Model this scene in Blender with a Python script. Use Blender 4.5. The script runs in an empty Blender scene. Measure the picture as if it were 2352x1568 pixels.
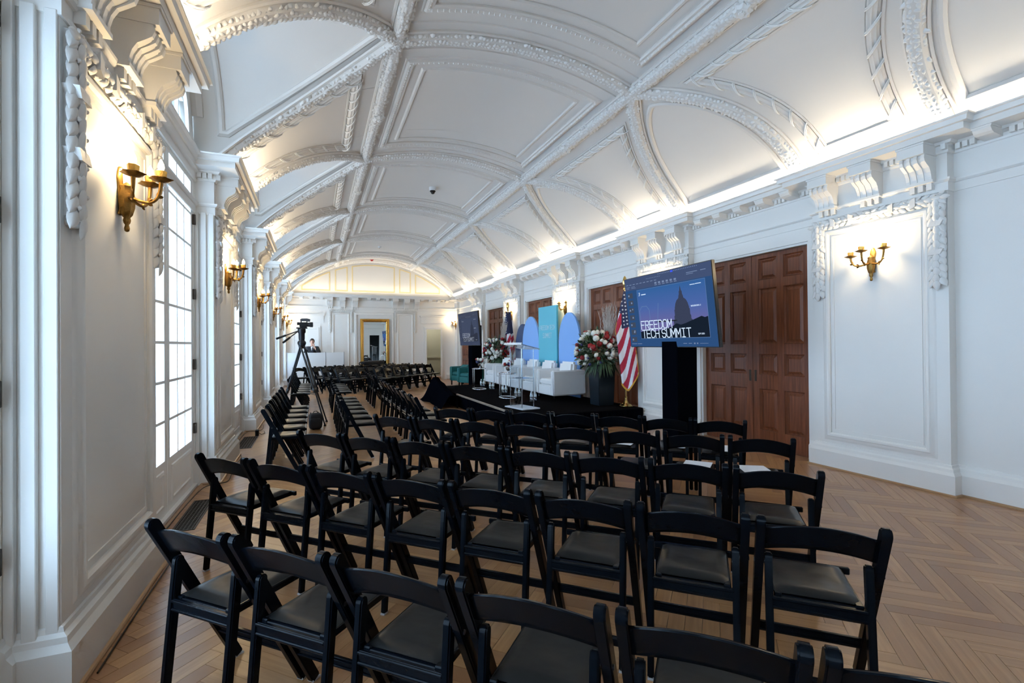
import bpy, bmesh, math, random
import numpy as np
from mathutils import Vector, Matrix
random.seed(7)
PI = math.pi
SC = bpy.context.scene
COL = SC.collection

# ---------------------------------------------------------------- camera
def set_camera():
    yaw, pitch, roll, f = 0.38972, 0.00585, 0.00848, 1101.28
    fw = Vector((math.sin(yaw)*math.cos(pitch), math.cos(yaw)*math.cos(pitch), math.sin(pitch)))
    r = Vector((math.cos(yaw), -math.sin(yaw), 0)); u = r.cross(fw)
    c, s = math.cos(roll), math.sin(roll)
    r2 = c*r - s*u; u2 = s*r + c*u
    cd = bpy.data.cameras.new('camera'); co = bpy.data.objects.new('camera', cd); COL.objects.link(co)
    cd.sensor_fit = 'HORIZONTAL'; cd.sensor_width = 36.0; cd.lens = f/2352*36.0
    cd.clip_start = 0.05; cd.clip_end = 200
    M = Matrix((r2, u2, -fw)).transposed().to_4x4(); M.translation = Vector((0, 0, 1.4852))
    co.matrix_world = M; SC.camera = co
set_camera()

# ---------------------------------------------------------------- world, exposure
SKY = 8.4
w = bpy.data.worlds.new('daylight'); SC.world = w; w.use_nodes = True
bg = w.node_tree.nodes['Background']; bg.inputs[0].default_value = (0.51, 0.738, 1.0, 1); bg.inputs[1].default_value = SKY
SC.view_settings.view_transform = 'Standard'; SC.view_settings.look = 'None'
SC.view_settings.exposure = 0.22; SC.view_settings.gamma = 1.0; SC.view_settings.use_curve_mapping = False
SC.cycles.max_bounces = 8; SC.cycles.diffuse_bounces = 4; SC.cycles.glossy_bounces = 3
SC.cycles.use_adaptive_sampling = True; SC.cycles.adaptive_threshold = 0.12; SC.cycles.adaptive_min_samples = 16; SC.cycles.use_light_tree = False
SC.cycles.transmission_bounces = 8; SC.cycles.transparent_max_bounces = 16
SC.cycles.caustics_reflective = False; SC.cycles.caustics_refractive = False
SC.cycles.sample_clamp_indirect = 6.0
COVE_W = 10.5        # watts per metre of cove lamp
SCONCE_W = 17.0

def area_light(name, loc, size, watts, color, direction):
    d = bpy.data.lights.new(name, 'AREA'); d.shape = 'RECTANGLE'; d.size, d.size_y = size
    d.energy = watts; d.color = color
    o = bpy.data.objects.new(name, d); COL.objects.link(o); o.location = loc
    o.rotation_euler = Vector(direction).to_track_quat('-Z', 'Y').to_euler()
    return o

# ---------------------------------------------------------------- room measures (metres)
P = 3.456                     # bay length
YB0 = 3.335                   # centre of the first pier in view
XR, XRF = 5.75, 5.64          # right wall: recess, pier face
XL, XLF = -1.20, -1.02        # left wall: window plane, pier face
HW = 0.67                     # half width of a pier
YE, YN = 20.3, -3.9           # far and near end walls
XC, RV, ZT = 2.29, 4.5, 4.95  # vault: axis, radius, crown
DXR = 1.49                    # ribs running lengthwise, off the axis
piers = [YB0 + P*k for k in range(-1, 5)]
bays = [YB0 + P*(k+0.5) for k in range(-1, 5)]      # 1.6, 5.06 ... 18.88
def zb(dx): return ZT - RV + math.sqrt(max(RV*RV - dx*dx, 0))
def vp(dx, y, off=0.0):
    n = Vector((-dx/RV, 0, -math.sqrt(RV*RV-dx*dx)/RV))
    return Vector((XC+dx, y, zb(dx))) + n*off, n
def rib_w(dx):      # half width of a lunette at dx from the axis
    s = min(max((dx-DXR)/1.61, 0), 1); return 1-(1-s)**2
def rib_dx(w):
    return DXR + 1.61*(1-math.sqrt(max(1-min(w, 1), 0)))

# ---------------------------------------------------------------- materials
def nt(name):
    m = bpy.data.materials.new(name); m.use_nodes = True
    t = m.node_tree; return m, t, t.nodes['Principled BSDF']
def mat(name, col, rough=0.5, metal=0.0, spec=0.5, var=0.06, vscale=8.0, bump=0.0, bscale=60.0, coat=0.0, em=None, ems=0.0):
    m, t, b = nt(name); N, L = t.nodes, t.links
    b.inputs['Roughness'].default_value = rough; b.inputs['Metallic'].default_value = metal
    b.inputs['Specular IOR Level'].default_value = spec; b.inputs['Coat Weight'].default_value = coat
    tc = N.new('ShaderNodeTexCoord'); no = N.new('ShaderNodeTexNoise'); no.inputs['Scale'].default_value = vscale
    L.new(tc.outputs['Object'], no.inputs['Vector'])
    mx = N.new('ShaderNodeMix'); mx.data_type = 'RGBA'
    lo = [c*(1-var) for c in col]; hi = [min(c*(1+var), 1) for c in col]
    mx.inputs[6].default_value = (*lo, 1); mx.inputs[7].default_value = (*hi, 1)
    L.new(no.outputs[0], mx.inputs[0]); L.new(mx.outputs[2], b.inputs['Base Color'])
    if bump:
        n2 = N.new('ShaderNodeTexNoise'); n2.inputs['Scale'].default_value = bscale
        bp = N.new('ShaderNodeBump'); bp.inputs['Strength'].default_value = bump; bp.inputs['Distance'].default_value = 0.01
        L.new(tc.outputs['Object'], n2.inputs['Vector']); L.new(n2.outputs[0], bp.inputs['Height']); L.new(bp.outputs[0], b.inputs['Normal'])
    if em: b.inputs['Emission Color'].default_value = (*em, 1); b.inputs['Emission Strength'].default_value = ems
    return m
def emit(name, col, s):
    m = bpy.data.materials.new(name); m.use_nodes = True; t = m.node_tree; t.nodes.clear()
    e = t.nodes.new('ShaderNodeEmission'); o = t.nodes.new('ShaderNodeOutputMaterial')
    e.inputs[0].default_value = (*col, 1); e.inputs[1].default_value = s; t.links.new(e.outputs[0], o.inputs[0]); return m
def clear(name, tint=(0.96, 0.98, 1.0), refl=0.12, rough=0.02):
    m = bpy.data.materials.new(name); m.use_nodes = True; t = m.node_tree; t.nodes.clear(); N, L = t.nodes, t.links
    tr = N.new('ShaderNodeBsdfTransparent'); tr.inputs[0].default_value = (*tint, 1)
    gl = N.new('ShaderNodeBsdfGlossy'); gl.inputs['Roughness'].default_value = rough
    lw = N.new('ShaderNodeLayerWeight'); lw.inputs[0].default_value = 0.5
    pw = N.new('ShaderNodeMath'); pw.operation = 'POWER'; pw.inputs[1].default_value = 4.0; L.new(lw.outputs['Facing'], pw.inputs[0])
    fr = N.new('ShaderNodeMapRange'); fr.inputs['To Min'].default_value = refl; fr.inputs['To Max'].default_value = 0.85; L.new(pw.outputs[0], fr.inputs['Value'])
    mx = N.new('ShaderNodeMixShader'); o = N.new('ShaderNodeOutputMaterial')
    L.new(fr.outputs[0], mx.inputs[0]); L.new(tr.outputs[0], mx.inputs[1]); L.new(gl.outputs[0], mx.inputs[2]); L.new(mx.outputs[0], o.inputs[0])
    return m
def wood(name, c1, c2, c3, attr=True, rough=0.32, axis=2, spec=0.5):
    m, t, b = nt(name); N, L = t.nodes, t.links
    b.inputs['Roughness'].default_value = rough; b.inputs['Specular IOR Level'].default_value = spec
    mp = N.new('ShaderNodeMapping')
    if attr:
        a = N.new('ShaderNodeAttribute'); a.attribute_name = 'bc'; L.new(a.outputs['Vector'], mp.inputs[0])
        mp.inputs['Scale'].default_value = (2.2, 45, 7)
    else:
        a = N.new('ShaderNodeTexCoord'); L.new(a.outputs['Object'], mp.inputs[0])
        sc = [38, 38, 38]; sc[axis] = 2.0; mp.inputs['Scale'].default_value = sc
    no = N.new('ShaderNodeTexNoise'); no.inputs['Scale'].default_value = 1.0; no.inputs['Detail'].default_value = 5; no.inputs['Roughness'].default_value = 0.6
    L.new(mp.outputs[0], no.inputs['Vector'])
    r = N.new('ShaderNodeValToRGB'); r.color_ramp.elements[0].position = 0.3; r.color_ramp.elements[1].position = 0.72
    r.color_ramp.elements[0].color = (*c1, 1); r.color_ramp.elements[1].color = (*c2, 1); L.new(no.outputs[0], r.inputs[0])
    out = r.outputs[0]
    if attr:
        tn = N.new('ShaderNodeAttribute'); tn.attribute_name = 'tone'
        mx = N.new('ShaderNodeMix'); mx.data_type = 'RGBA'; mx.inputs[7].default_value = (*c3, 1)
        L.new(tn.outputs['Fac'], mx.inputs[0]); L.new(out, mx.inputs[6]); out = mx.outputs[2]
    L.new(out, b.inputs['Base Color'])
    bp = N.new('ShaderNodeBump'); bp.inputs['Strength'].default_value = 0.12; bp.inputs['Distance'].default_value = 0.004
    L.new(no.outputs[0], bp.inputs['Height']); L.new(bp.outputs[0], b.inputs['Normal'])
    return m
M = {}
M['paint'] = mat('white_paint', (0.80, 0.775, 0.735), 0.42, var=0.015, vscale=2.0, bump=0.03, bscale=90)
M['plaster'] = mat('ceiling_plaster', (0.65, 0.612, 0.57), 0.6, var=0.02, vscale=1.2, bump=0.04, bscale=70)
M['orn'] = mat('plaster_ornament', (0.74, 0.72, 0.69), 0.55, var=0.05, vscale=18, bump=0.1, bscale=120)
M['gold'] = mat('gilt', (0.62, 0.36, 0.09), 0.32, 1.0, var=0.35, vscale=40, bump=0.15, bscale=150)
M['bronze'] = mat('gilt_bronze', (0.30, 0.165, 0.045), 0.33, 1.0, var=0.6, vscale=30, bump=0.25, bscale=160)
M['goldline'] = mat('pale_gold_paint', (0.80, 0.66, 0.36), 0.45, 0.15, var=0.06)
M['brass'] = mat('polished_brass', (0.85, 0.58, 0.20), 0.16, 1.0, var=0.05)
M['floor'] = wood('oak_board', (0.33, 0.158, 0.060), (0.47, 0.255, 0.110), (0.29, 0.138, 0.060), True, 0.28)
M['floorgap'] = mat('floor_joint', (0.22, 0.105, 0.045), 0.7)
M['quarter'] = wood('oak_trim', (0.30, 0.16, 0.075), (0.42, 0.25, 0.12), (0, 0, 0), False, 0.35, 1)
M['mahog'] = wood('mahogany', (0.095, 0.026, 0.011), (0.25, 0.080, 0.034), (0, 0, 0), False, 0.36, 2, 0.3)
M['chair'] = mat('black_resin', (0.0026, 0.0042, 0.0066), 0.20, spec=0.085, var=0.25, vscale=30, bump=0.05, bscale=45)
M['vinyl'] = mat('black_vinyl', (0.010, 0.010, 0.0098), 0.34, spec=0.17, var=0.15, vscale=14, bump=0.35, bscale=9)
M['glide'] = mat('grey_glide', (0.45, 0.45, 0.46), 0.5)
M['black'] = mat('matte_black', (0.008, 0.008, 0.009), 0.65, spec=0.25)
M['blackmetal'] = mat('black_metal', (0.012, 0.012, 0.014), 0.32, 0.3)
M['carpet'] = mat('black_carpet', (0.007, 0.007, 0.008), 0.95, spec=0.0, var=0.4, vscale=200, bump=0.4, bscale=300)
M['skirt'] = mat('black_cloth', (0.0018, 0.0023, 0.0042), 0.75, spec=0.0, var=0.3, vscale=25)
M['glass'] = clear('window_glass', (0.97, 0.985, 1.0), 0.03)
M['acrylic'] = clear('clear_acrylic', (0.95, 0.965, 0.975), 0.05)
M['edge'] = clear('acrylic_edge', (0.70, 0.80, 0.88), 0.45, 0.25)
M['bottle'] = clear('water_bottle', (0.88, 0.93, 0.98), 0.34, 0.08)
M['leather'] = mat('white_leather', (0.80, 0.80, 0.80), 0.45, var=0.03, vscale=6, bump=0.06, bscale=80)
M['teal'] = mat('teal_velvet', (0.010, 0.145, 0.150), 0.7, var=0.2, vscale=10)
M['chrome'] = mat('chrome', (0.75, 0.76, 0.78), 0.08, 1.0, var=0.02)
M['silver'] = mat('mercury_glass', (0.62, 0.62, 0.63), 0.2, 1.0, var=0.3, vscale=60)
M['mirror'] = mat('mirror_glass', (0.86, 0.88, 0.86), 0.01, 1.0, var=0.0)
M['panelteal'] = mat('teal_board', (0.10, 0.50, 0.64), 0.5, var=0.04, vscale=2)
M['panelblue'] = mat('light_blue_board', (0.22, 0.44, 0.86), 0.55, var=0.03, vscale=2)
M['panelnavy'] = mat('navy_board', (0.020, 0.048, 0.13), 0.55, var=0.05, vscale=2)
M['print'] = mat('white_print', (0.75, 0.85, 0.88), 0.6)
M['paper'] = mat('paper', (0.82, 0.83, 0.86), 0.7, var=0.01)
M['hinge'] = mat('dark_bronze', (0.05, 0.035, 0.025), 0.45, 0.7, var=0.2)
M['grille'] = mat('floor_grille', (0.045, 0.030, 0.020), 0.5, 0.5, var=0.2)
M['cable'] = mat('black_cable', (0.012, 0.011, 0.010), 0.5)
M['red'] = mat('red_cloth', (0.42, 0.012, 0.045), 0.75, var=0.08)
M['white'] = mat('white_cloth', (0.78, 0.78, 0.82), 0.75, var=0.03)
M['blue'] = mat('navy_cloth', (0.010, 0.018, 0.075), 0.75, var=0.1)
M['fringe'] = mat('gold_fringe', (0.62, 0.32, 0.03), 0.6, 0.2, var=0.25, vscale=120)
M['rose_w'] = mat('white_petal', (0.80, 0.79, 0.72), 0.6, var=0.05, vscale=30)
M['rose_r'] = mat('red_petal', (0.30, 0.008, 0.014), 0.6, var=0.25, vscale=30)
M['flower_b'] = mat('blue_petal', (0.035, 0.045, 0.16), 0.6, var=0.3, vscale=30)
M['green'] = mat('dark_leaf', (0.022, 0.060, 0.024), 0.5, var=0.4, vscale=12)
M['sage'] = mat('sage_leaf', (0.20, 0.26, 0.17), 0.6, var=0.3, vscale=12)
M['twig'] = mat('birch_twig', (0.52, 0.45, 0.40), 0.8, var=0.3, vscale=30)
M['planter'] = mat('dark_planter', (0.003, 0.008, 0.014), 0.35, spec=0.2, var=0.15)
M['skin'] = mat('skin', (0.56, 0.30, 0.21), 0.55, var=0.06, vscale=20)
M['hair'] = mat('brown_hair', (0.045, 0.026, 0.016), 0.6, var=0.3, vscale=60)
M['suit'] = mat('dark_suit', (0.012, 0.013, 0.018), 0.75, var=0.15, vscale=60)
M['tie'] = mat('dark_tie', (0.02, 0.02, 0.04), 0.6)
M['bulb'] = emit('lit_bulb', (1.0, 0.80, 0.50), 30.0)
M['sage_wall'] = mat('sage_paint', (0.46, 0.46, 0.39), 0.6, var=0.02)
M['dark'] = mat('shade_black', (0.006, 0.006, 0.006), 0.9)  # near-black colour stands in for shade in doorway and grille
M['plastic'] = mat('white_plastic', (0.72, 0.73, 0.74), 0.45, var=0.02)
M['redplastic'] = mat('red_plastic', (0.45, 0.02, 0.02), 0.4)
M['navybag'] = mat('navy_nylon', (0.008, 0.009, 0.014), 0.75, var=0.2, bump=0.3, bscale=30)

# ---------------------------------------------------------------- mesh helpers
def V(*a): return Vector(a)
class MB:
    def __init__(s): s.v = []; s.f = []; s.m = []; s.bc = None; s.tone = None
    def add(s, vs, fs, mi=0):
        o = len(s.v); s.v += [tuple(p) for p in vs]; s.f += [tuple(i+o for i in f) for f in fs]; s.m += [mi]*len(fs); return s
    def box(s, x0, y0, z0, x1, y1, z1, mi=0):
        x0, x1 = min(x0, x1), max(x0, x1); y0, y1 = min(y0, y1), max(y0, y1); z0, z1 = min(z0, z1), max(z0, z1)
        return s.add([(x0,y0,z0),(x1,y0,z0),(x1,y1,z0),(x0,y1,z0),(x0,y0,z1),(x1,y0,z1),(x1,y1,z1),(x0,y1,z1)],
                     [(0,3,2,1),(4,5,6,7),(0,1,5,4),(1,2,6,5),(2,3,7,6),(3,0,4,7)], mi)
    def cbox(s, c, d, mi=0):
        return s.box(c[0]-d[0]/2, c[1]-d[1]/2, c[2]-d[2]/2, c[0]+d[0]/2, c[1]+d[1]/2, c[2]+d[2]/2, mi)
    def obox(s, c, a, b, d, mi=0):
        c, a, b, d = Vector(c), Vector(a), Vector(b), Vector(d)
        vs = [c-a-b-d, c+a-b-d, c+a+b-d, c-a+b-d, c-a-b+d, c+a-b+d, c+a+b+d, c-a+b+d]
        fs = [(0,3,2,1),(4,5,6,7),(0,1,5,4),(1,2,6,5),(2,3,7,6),(3,0,4,7)]
        if a.cross(b).dot(d) < 0: fs = [tuple(reversed(f)) for f in fs]
        return s.add(vs, fs, mi)
    def bar(s, p, q, w, h, up=(0, 0, 1), mi=0):
        p, q = Vector(p), Vector(q); t = (q-p); L = t.length; t.normalize(); up = Vector(up)
        sd = t.cross(up)
        if sd.length < 1e-5: sd = t.cross(Vector((0, 1, 0)))
        sd.normalize(); u = sd.cross(t)
        return s.obox((p+q)/2, sd*w/2, t*L/2, u*h/2, mi)
    def quad(s, a, b, c, d, mi=0): return s.add([a, b, c, d], [(0, 1, 2, 3)], mi)
    def poly(s, pts, n, t, mi=0):
        """flat outline pts (3-D) given a thickness t along n"""
        n = Vector(n); k = len(pts); a = [Vector(p) for p in pts]; b = [p+n*t for p in a]
        fs = [tuple(range(k-1, -1, -1)), tuple(range(k, 2*k))] + [(i, (i+1) % k, k+(i+1) % k, k+i) for i in range(k)]
        return s.add(a+b, fs, mi)
    def tube(s, pts, r, n=8, mi=0, cap=True):
        pts = [Vector(p) for p in pts]; K = len(pts)
        rs = r if isinstance(r, (list, tuple)) else [r]*K
        vs = []; up = None
        for i, p in enumerate(pts):
            t = (pts[min(i+1, K-1)]-pts[max(i-1, 0)])
            t = t.normalized() if t.length > 1e-9 else Vector((0, 0, 1))
            if up is None: up = Vector((0, 0, 1)) if abs(t.z) < 0.9 else Vector((1, 0, 0))
            a = t.cross(up)
            if a.length < 1e-6: a = t.orthogonal()
            a.normalize(); b = a.cross(t); up = b
            for k in range(n):
                an = 2*PI*k/n; vs.append(p + (a*math.cos(an)+b*math.sin(an))*rs[i])
        fs = [(i*n+k, i*n+(k+1) % n, (i+1)*n+(k+1) % n, (i+1)*n+k) for i in range(K-1) for k in range(n)]
        if cap: fs += [tuple(range(n-1, -1, -1)), tuple(range((K-1)*n, K*n))]
        return s.add(vs, fs, mi)
    def lathe(s, prof, n=20, c=(0, 0, 0), mi=0, sx=1, sy=1, flute=0, fl_n=0):
        vs = []
        for r, z in prof:
            for k in range(n):
                a = 2*PI*k/n; rr = r*(1+flute*math.cos(fl_n*a)) if fl_n else r
                vs.append((c[0]+rr*math.cos(a)*sx, c[1]+rr*math.sin(a)*sy, c[2]+z))
        K = len(prof)
        fs = [(i*n+k, i*n+(k+1) % n, (i+1)*n+(k+1) % n, (i+1)*n+k) for i in range(K-1) for k in range(n)]
        fs += [tuple(range(n-1, -1, -1)), tuple(range((K-1)*n, K*n))]
        return s.add(vs, fs, mi)
    def sweep(s, path, normals, prof, closed=False, mi=0, cap=True):
        """profile (a across, b along normal) carried along path, mitred"""
        P_ = [Vector(p) for p in path]; K = len(P_); m = len(prof); vs = []
        for i in range(K):
            pr = P_[i-1] if (i > 0 or closed) else None
            nx = P_[(i+1) % K] if (i < K-1 or closed) else None
            n = Vector(normals[i]).normalized()
            t1 = (P_[i]-pr).normalized() if pr is not None else None
            t2 = (nx-P_[i]).normalized() if nx is not None else None
            t = (t1 if t2 is None else t2 if t1 is None else (t1+t2))
            t = t.normalized(); sd = n.cross(t).normalized(); k = 1.0
            if t1 is not None and t2 is not None: k = 1/max(math.sqrt(max((1+t1.dot(t2))/2, 0)), 0.3)
            for a, b in prof: vs.append(P_[i]+sd*a*k+n*b)
        fs = []
        for i in range(K if closed else K-1):
            j = (i+1) % K
            for q in range(m-1): fs.append((i*m+q, i*m+q+1, j*m+q+1, j*m+q))
        if cap and not closed: fs += [tuple(range(m)), tuple(range((K-1)*m+m-1, (K-1)*m-1, -1))]
        return s.add(vs, fs, mi)
    def leaf(s, p, d, n, L, W, h, mi=0):
        p, d, n = Vector(p), Vector(d).normalized(), Vector(n).normalized(); a = d.cross(n).normalized()
        vs = [p, p+d*L*.3+a*W*.5, p+d*L*.7+a*W*.42, p+d*L+n*h*.2, p+d*L*.7-a*W*.42, p+d*L*.3-a*W*.5, p+d*L*.32+n*h, p+d*L*.7+n*h*.9]
        return s.add(vs, [(0,1,6),(1,2,7,6),(2,3,7),(3,4,7),(4,5,6,7),(5,0,6)], mi)
    def grid(s, fn, nu, nv, mi=0, mf=None, thick=None):
        vs = [Vector(fn(i/nu, j/nv)) for j in range(nv+1) for i in range(nu+1)]
        fs = []; ms = []
        for j in range(nv):
            for i in range(nu):
                a = j*(nu+1)+i; fs.append((a, a+1, a+nu+2, a+nu+1)); ms.append(mf((i+.5)/nu, (j+.5)/nv) if mf else mi)
        o = len(s.v); s.v += [tuple(p) for p in vs]; s.f += [tuple(i+o for i in f) for f in fs]; s.m += ms; return s
    def build(s, name, mats, parent=None, smooth=None, bevel=0, seg=1, kind=None, solid=0):
        me = bpy.data.meshes.new(name); me.from_pydata(s.v, [], s.f)
        if not isinstance(mats, (list, tuple)): mats = [mats]
        for m_ in mats: me.materials.append(m_)
        if len(mats) > 1: me.polygons.foreach_set('material_index', s.m)
        if bevel or solid:
            b = bmesh.new(); b.from_mesh(me)
            if solid: bmesh.ops.solidify(b, geom=b.faces[:], thickness=solid)
            if bevel: bmesh.ops.bevel(b, geom=[e for e in b.edges if e.calc_face_angle(0) > 0.6], offset=bevel, segments=seg, affect='EDGES', clamp_overlap=True)
            b.to_mesh(me); b.free()
        if s.bc is not None:
            at = me.attributes.new('bc', 'FLOAT_VECTOR', 'POINT'); at.data.foreach_set('vector', np.array(s.bc, np.float32).ravel())
            at = me.attributes.new('tone', 'FLOAT', 'POINT'); at.data.foreach_set('value', np.array(s.tone, np.float32))
        me.update()
        if smooth is not None:
            me.polygons.foreach_set('use_smooth', [True]*len(me.polygons))
            if smooth < 3: me.set_sharp_from_angle(angle=smooth)
        o = bpy.data.objects.new(name, me); COL.objects.link(o)
        if parent: o.parent = parent
        if kind: o['kind'] = kind
        return o
def tag(o, label, cat=None, group=None, kind=None):
    o['label'] = label
    if cat: o['category'] = cat
    if group: o['group'] = group
    if kind: o['kind'] = kind
    return o
def thing(name, label, cat, loc=(0, 0, 0), rz=0, group=None):
    o = bpy.data.objects.new(name, None); COL.objects.link(o); o.location = loc; o.rotation_euler = (0, 0, rz)
    return tag(o, label, cat, group)
def inst(src, parent=None, loc=None, rot=None, scale=None):
    c = src.copy(); COL.objects.link(c); c.parent = parent
    if loc is not None: c.location = loc
    if rot is not None: c.rotation_euler = rot
    if scale is not None: c.scale = scale
    return c
def copy_tree(o, parent=None):
    c = o.copy(); COL.objects.link(c); c.parent = parent
    for ch in o.children: copy_tree(ch, c)
    return c
def plan_sweep(mb, path, prof, left=True, cap=True):
    """profile (d out from wall, z) carried along a plan polyline; left: room lies left of travel"""
    K = len(path); vs = []; m = len(prof)
    nr = []
    for i in range(K-1):
        dx, dy = path[i+1][0]-path[i][0], path[i+1][1]-path[i][1]; l = math.hypot(dx, dy)
        nr.append((-dy/l, dx/l) if left else (dy/l, -dx/l))
    for i in range(K):
        a = nr[max(i-1, 0)]; b = nr[min(i, K-2)]
        sx, sy = a[0]+b[0], a[1]+b[1]; q = (1+a[0]*b[0]+a[1]*b[1])
        for d, z in prof: vs.append((path[i][0]+sx/q*d, path[i][1]+sy/q*d, z))
    fs = []
    for i in range(K-1):
        for k in range(m-1):
            f = (i*m+k, (i+1)*m+k, (i+1)*m+k+1, i*m+k+1); fs.append(f if left else tuple(reversed(f)))
    if cap: fs += [tuple(range(m)), tuple(range((K-1)*m+m-1, (K-1)*m-1, -1))]
    mb.add(vs, fs); return mb

# ================================================================ FLOOR
def build_floor():
    fl = MB().box(-1.5, YN-.3, -.12, 6.1, YE+2.6, -.011).build('floor', M['floorgap'])
    tag(fl, 'oak herringbone parquet floor of the long hall', 'floor', kind='structure')
    L, W, T, g = 0.60, 0.0857, 0.011, 0.0004
    yaw = 0.38972; fx, fy = math.sin(yaw), math.cos(yaw)
    n = int(round(L/W)); boards = []
    c45 = math.sqrt(.5)
    rng = random.Random(3)
    # herringbone in a 45 degree frame (u, v)
    for i in range(-80, 420):
        for j in range(-60, 60):
            u0, v0 = i*W + j*L, i*W - j*L
            for o in (0, 1):
                # horizontal board at (u0,v0); vertical board beside it
                if o == 0: cu, cv = u0+L/2, v0+W/2
                else: cu, cv = u0+L+W/2, v0+W-L/2 + (L-W) - (L-W)
                if o == 1: cu, cv = u0+W/2+L, v0+W-L/2
                x, y = (cu-cv)*c45, (cu+cv)*c45 - 5
                if -1.32 < x < 5.98 and -3.5 < y < YE+.2: boards.append((x, y, o, rng.random(), rng.random()*40))
    def board(mb, x, y, o, tone, seed):
        a = (math.radians(45) if o == 0 else math.radians(-45)); d = (math.cos(a), math.sin(a)); e = (-d[1], d[0])
        vs, bc = [], []
        for hz, ins in ((-T, 0), (0, .0007)):
            for su, sv in ((-1, -1), (1, -1), (1, 1), (-1, 1)):
                pu, pv = su*(L/2-g-ins), sv*(W/2-g-ins)
                vs.append((x+d[0]*pu+e[0]*pv, y+d[1]*pu+e[1]*pv, hz)); bc.append((pu+seed, pv, seed))
        mb.add(vs, [(4,5,6,7),(0,1,5,4),(1,2,6,5),(2,3,7,6),(3,0,4,7)])
        if mb.bc is None: mb.bc, mb.tone = [], []
        mb.bc += bc; mb.tone += [max(0, tone*1.7-.55)]*8
    def vis(b):
        x, y = b[0], b[1]; z = x*fx+y*fy
        if z < .5: return 1e9
        u = (x*fy-y*fx)/z*1101; v = 1.485/z*1101
        if abs(u) > 1180 or v > 790: return 1e9
        if x < 1.9 and y > 1.2 and (x+y) > 1.6: return 20+z          # under the chairs
        return z
    order = sorted(boards, key=vis); near = order[:300]; rest = order[300:]
    var = {}
    for k, b in enumerate(near):
        key = (b[2], k % 11)
        if key not in var:
            m = MB(); board(m, 0, 0, b[2], (k % 11)/10.5, (k % 11)*3.7+b[2]); var[key] = m.build('plank', M['floor'], fl)
            o = var[key]
        else: o = inst(var[key], fl)
        o.location = (b[0], b[1], 0)
    m = MB()
    for b in rest: board(m, *b)
    m.build('plank_field', M['floor'], fl, kind='stuff')
build_floor()

# ================================================================ WALLS
def wall_path(side):
    f, r = (XRF, XR) if side == 'right' else (XLF, XL)
    p = [(r, YN)]
    for yb in piers: p += [(r, yb-HW), (f, yb-HW), (f, yb+HW), (r, yb+HW)]
    p += [(r, 20.6-HW), (f, 20.6-HW), (f, YE)]
    return p
ARCH = [(0, 2.93), (.010, 2.932), (.010, 3.015), (.022, 3.02), (.034, 3.035), (.036, 3.052), (.0, 3.062)]
CORN = [(0, 3.295), (.014, 3.30), (.020, 3.318), (.020, 3.372), (.05, 3.376), (.066, 3.398), (.235, 3.402), (.235, 3.462), (.246, 3.468),
        (.262, 3.492), (.29, 3.505), (.30, 3.508), (.30, 3.522), (.285, 3.522), (.275, 3.46), (0, 3.46)]
BASE = [(0, 0), (.055, 0), (.055, .195), (.048, .205), (.034, .225), (.030, .25), (.014, .265), (.010, .285), (0, .29)]
SHOE = [(.052, 0), (.074, 0), (.073, .009), (.067, .016), (.055, .019)]

def proto(mb, name, mat, **k):
    o = mb.build(name, mat, None, **k); COL.objects.unlink(o); return o
def console_mesh():
    m = MB(); wd = .215; n = 7
    out = [(.192, 3.29), (.200, 3.255), (.188, 3.222), (.155, 3.197), (.118, 3.172), (.094, 3.13), (.082, 3.085), (.078, 3.055)]
    for i in range(n):
        y0 = -wd/2+wd*i/n; k = 1.0 if i % 2 == 0 else .90
        pts = [(0, y0, 3.29)] + [(d*k, y0, z) for d, z in out] + [(0, y0, 3.055)]
        m.poly(pts, (0, 1, 0), wd/n)
    m.box(0, -wd/2-.006, 3.29, .222, wd/2+.006, 3.385); m.box(0, -wd/2-.014, 3.380, .232, wd/2+.014, 3.399)
    m.box(0, -wd/2-.012, 3.03, .088, wd/2+.012, 3.056)
    for q in (-1, 0, 1): m.box(0, q*.072-.022, 2.965, .055, q*.072+.022, 3.03)
    return m
PC = proto(console_mesh(), 'console', M['paint'])
def modillion_mesh():
    m = MB(); pts = [(0, -.065, 3.40), (.225, -.065, 3.40), (.225, -.065, 3.372), (.205, -.065, 3.345), (.17, -.065, 3.33), (.03, -.065, 3.318), (0, -.065, 3.318)]
    m.poly(pts, (0, 1, 0), .13); m.box(.0, -.072, 3.385, .23, .072, 3.40); return m
PM = proto(modillion_mesh(), 'modillion', M['paint'])
PD = proto(MB().box(.015, -.019, 3.322, .062, .019, 3.374), 'dentil', M['paint'])
def put(src, parent, x, y, rz): return inst(src, parent, (x, y, 0), (0, 0, rz))

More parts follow.
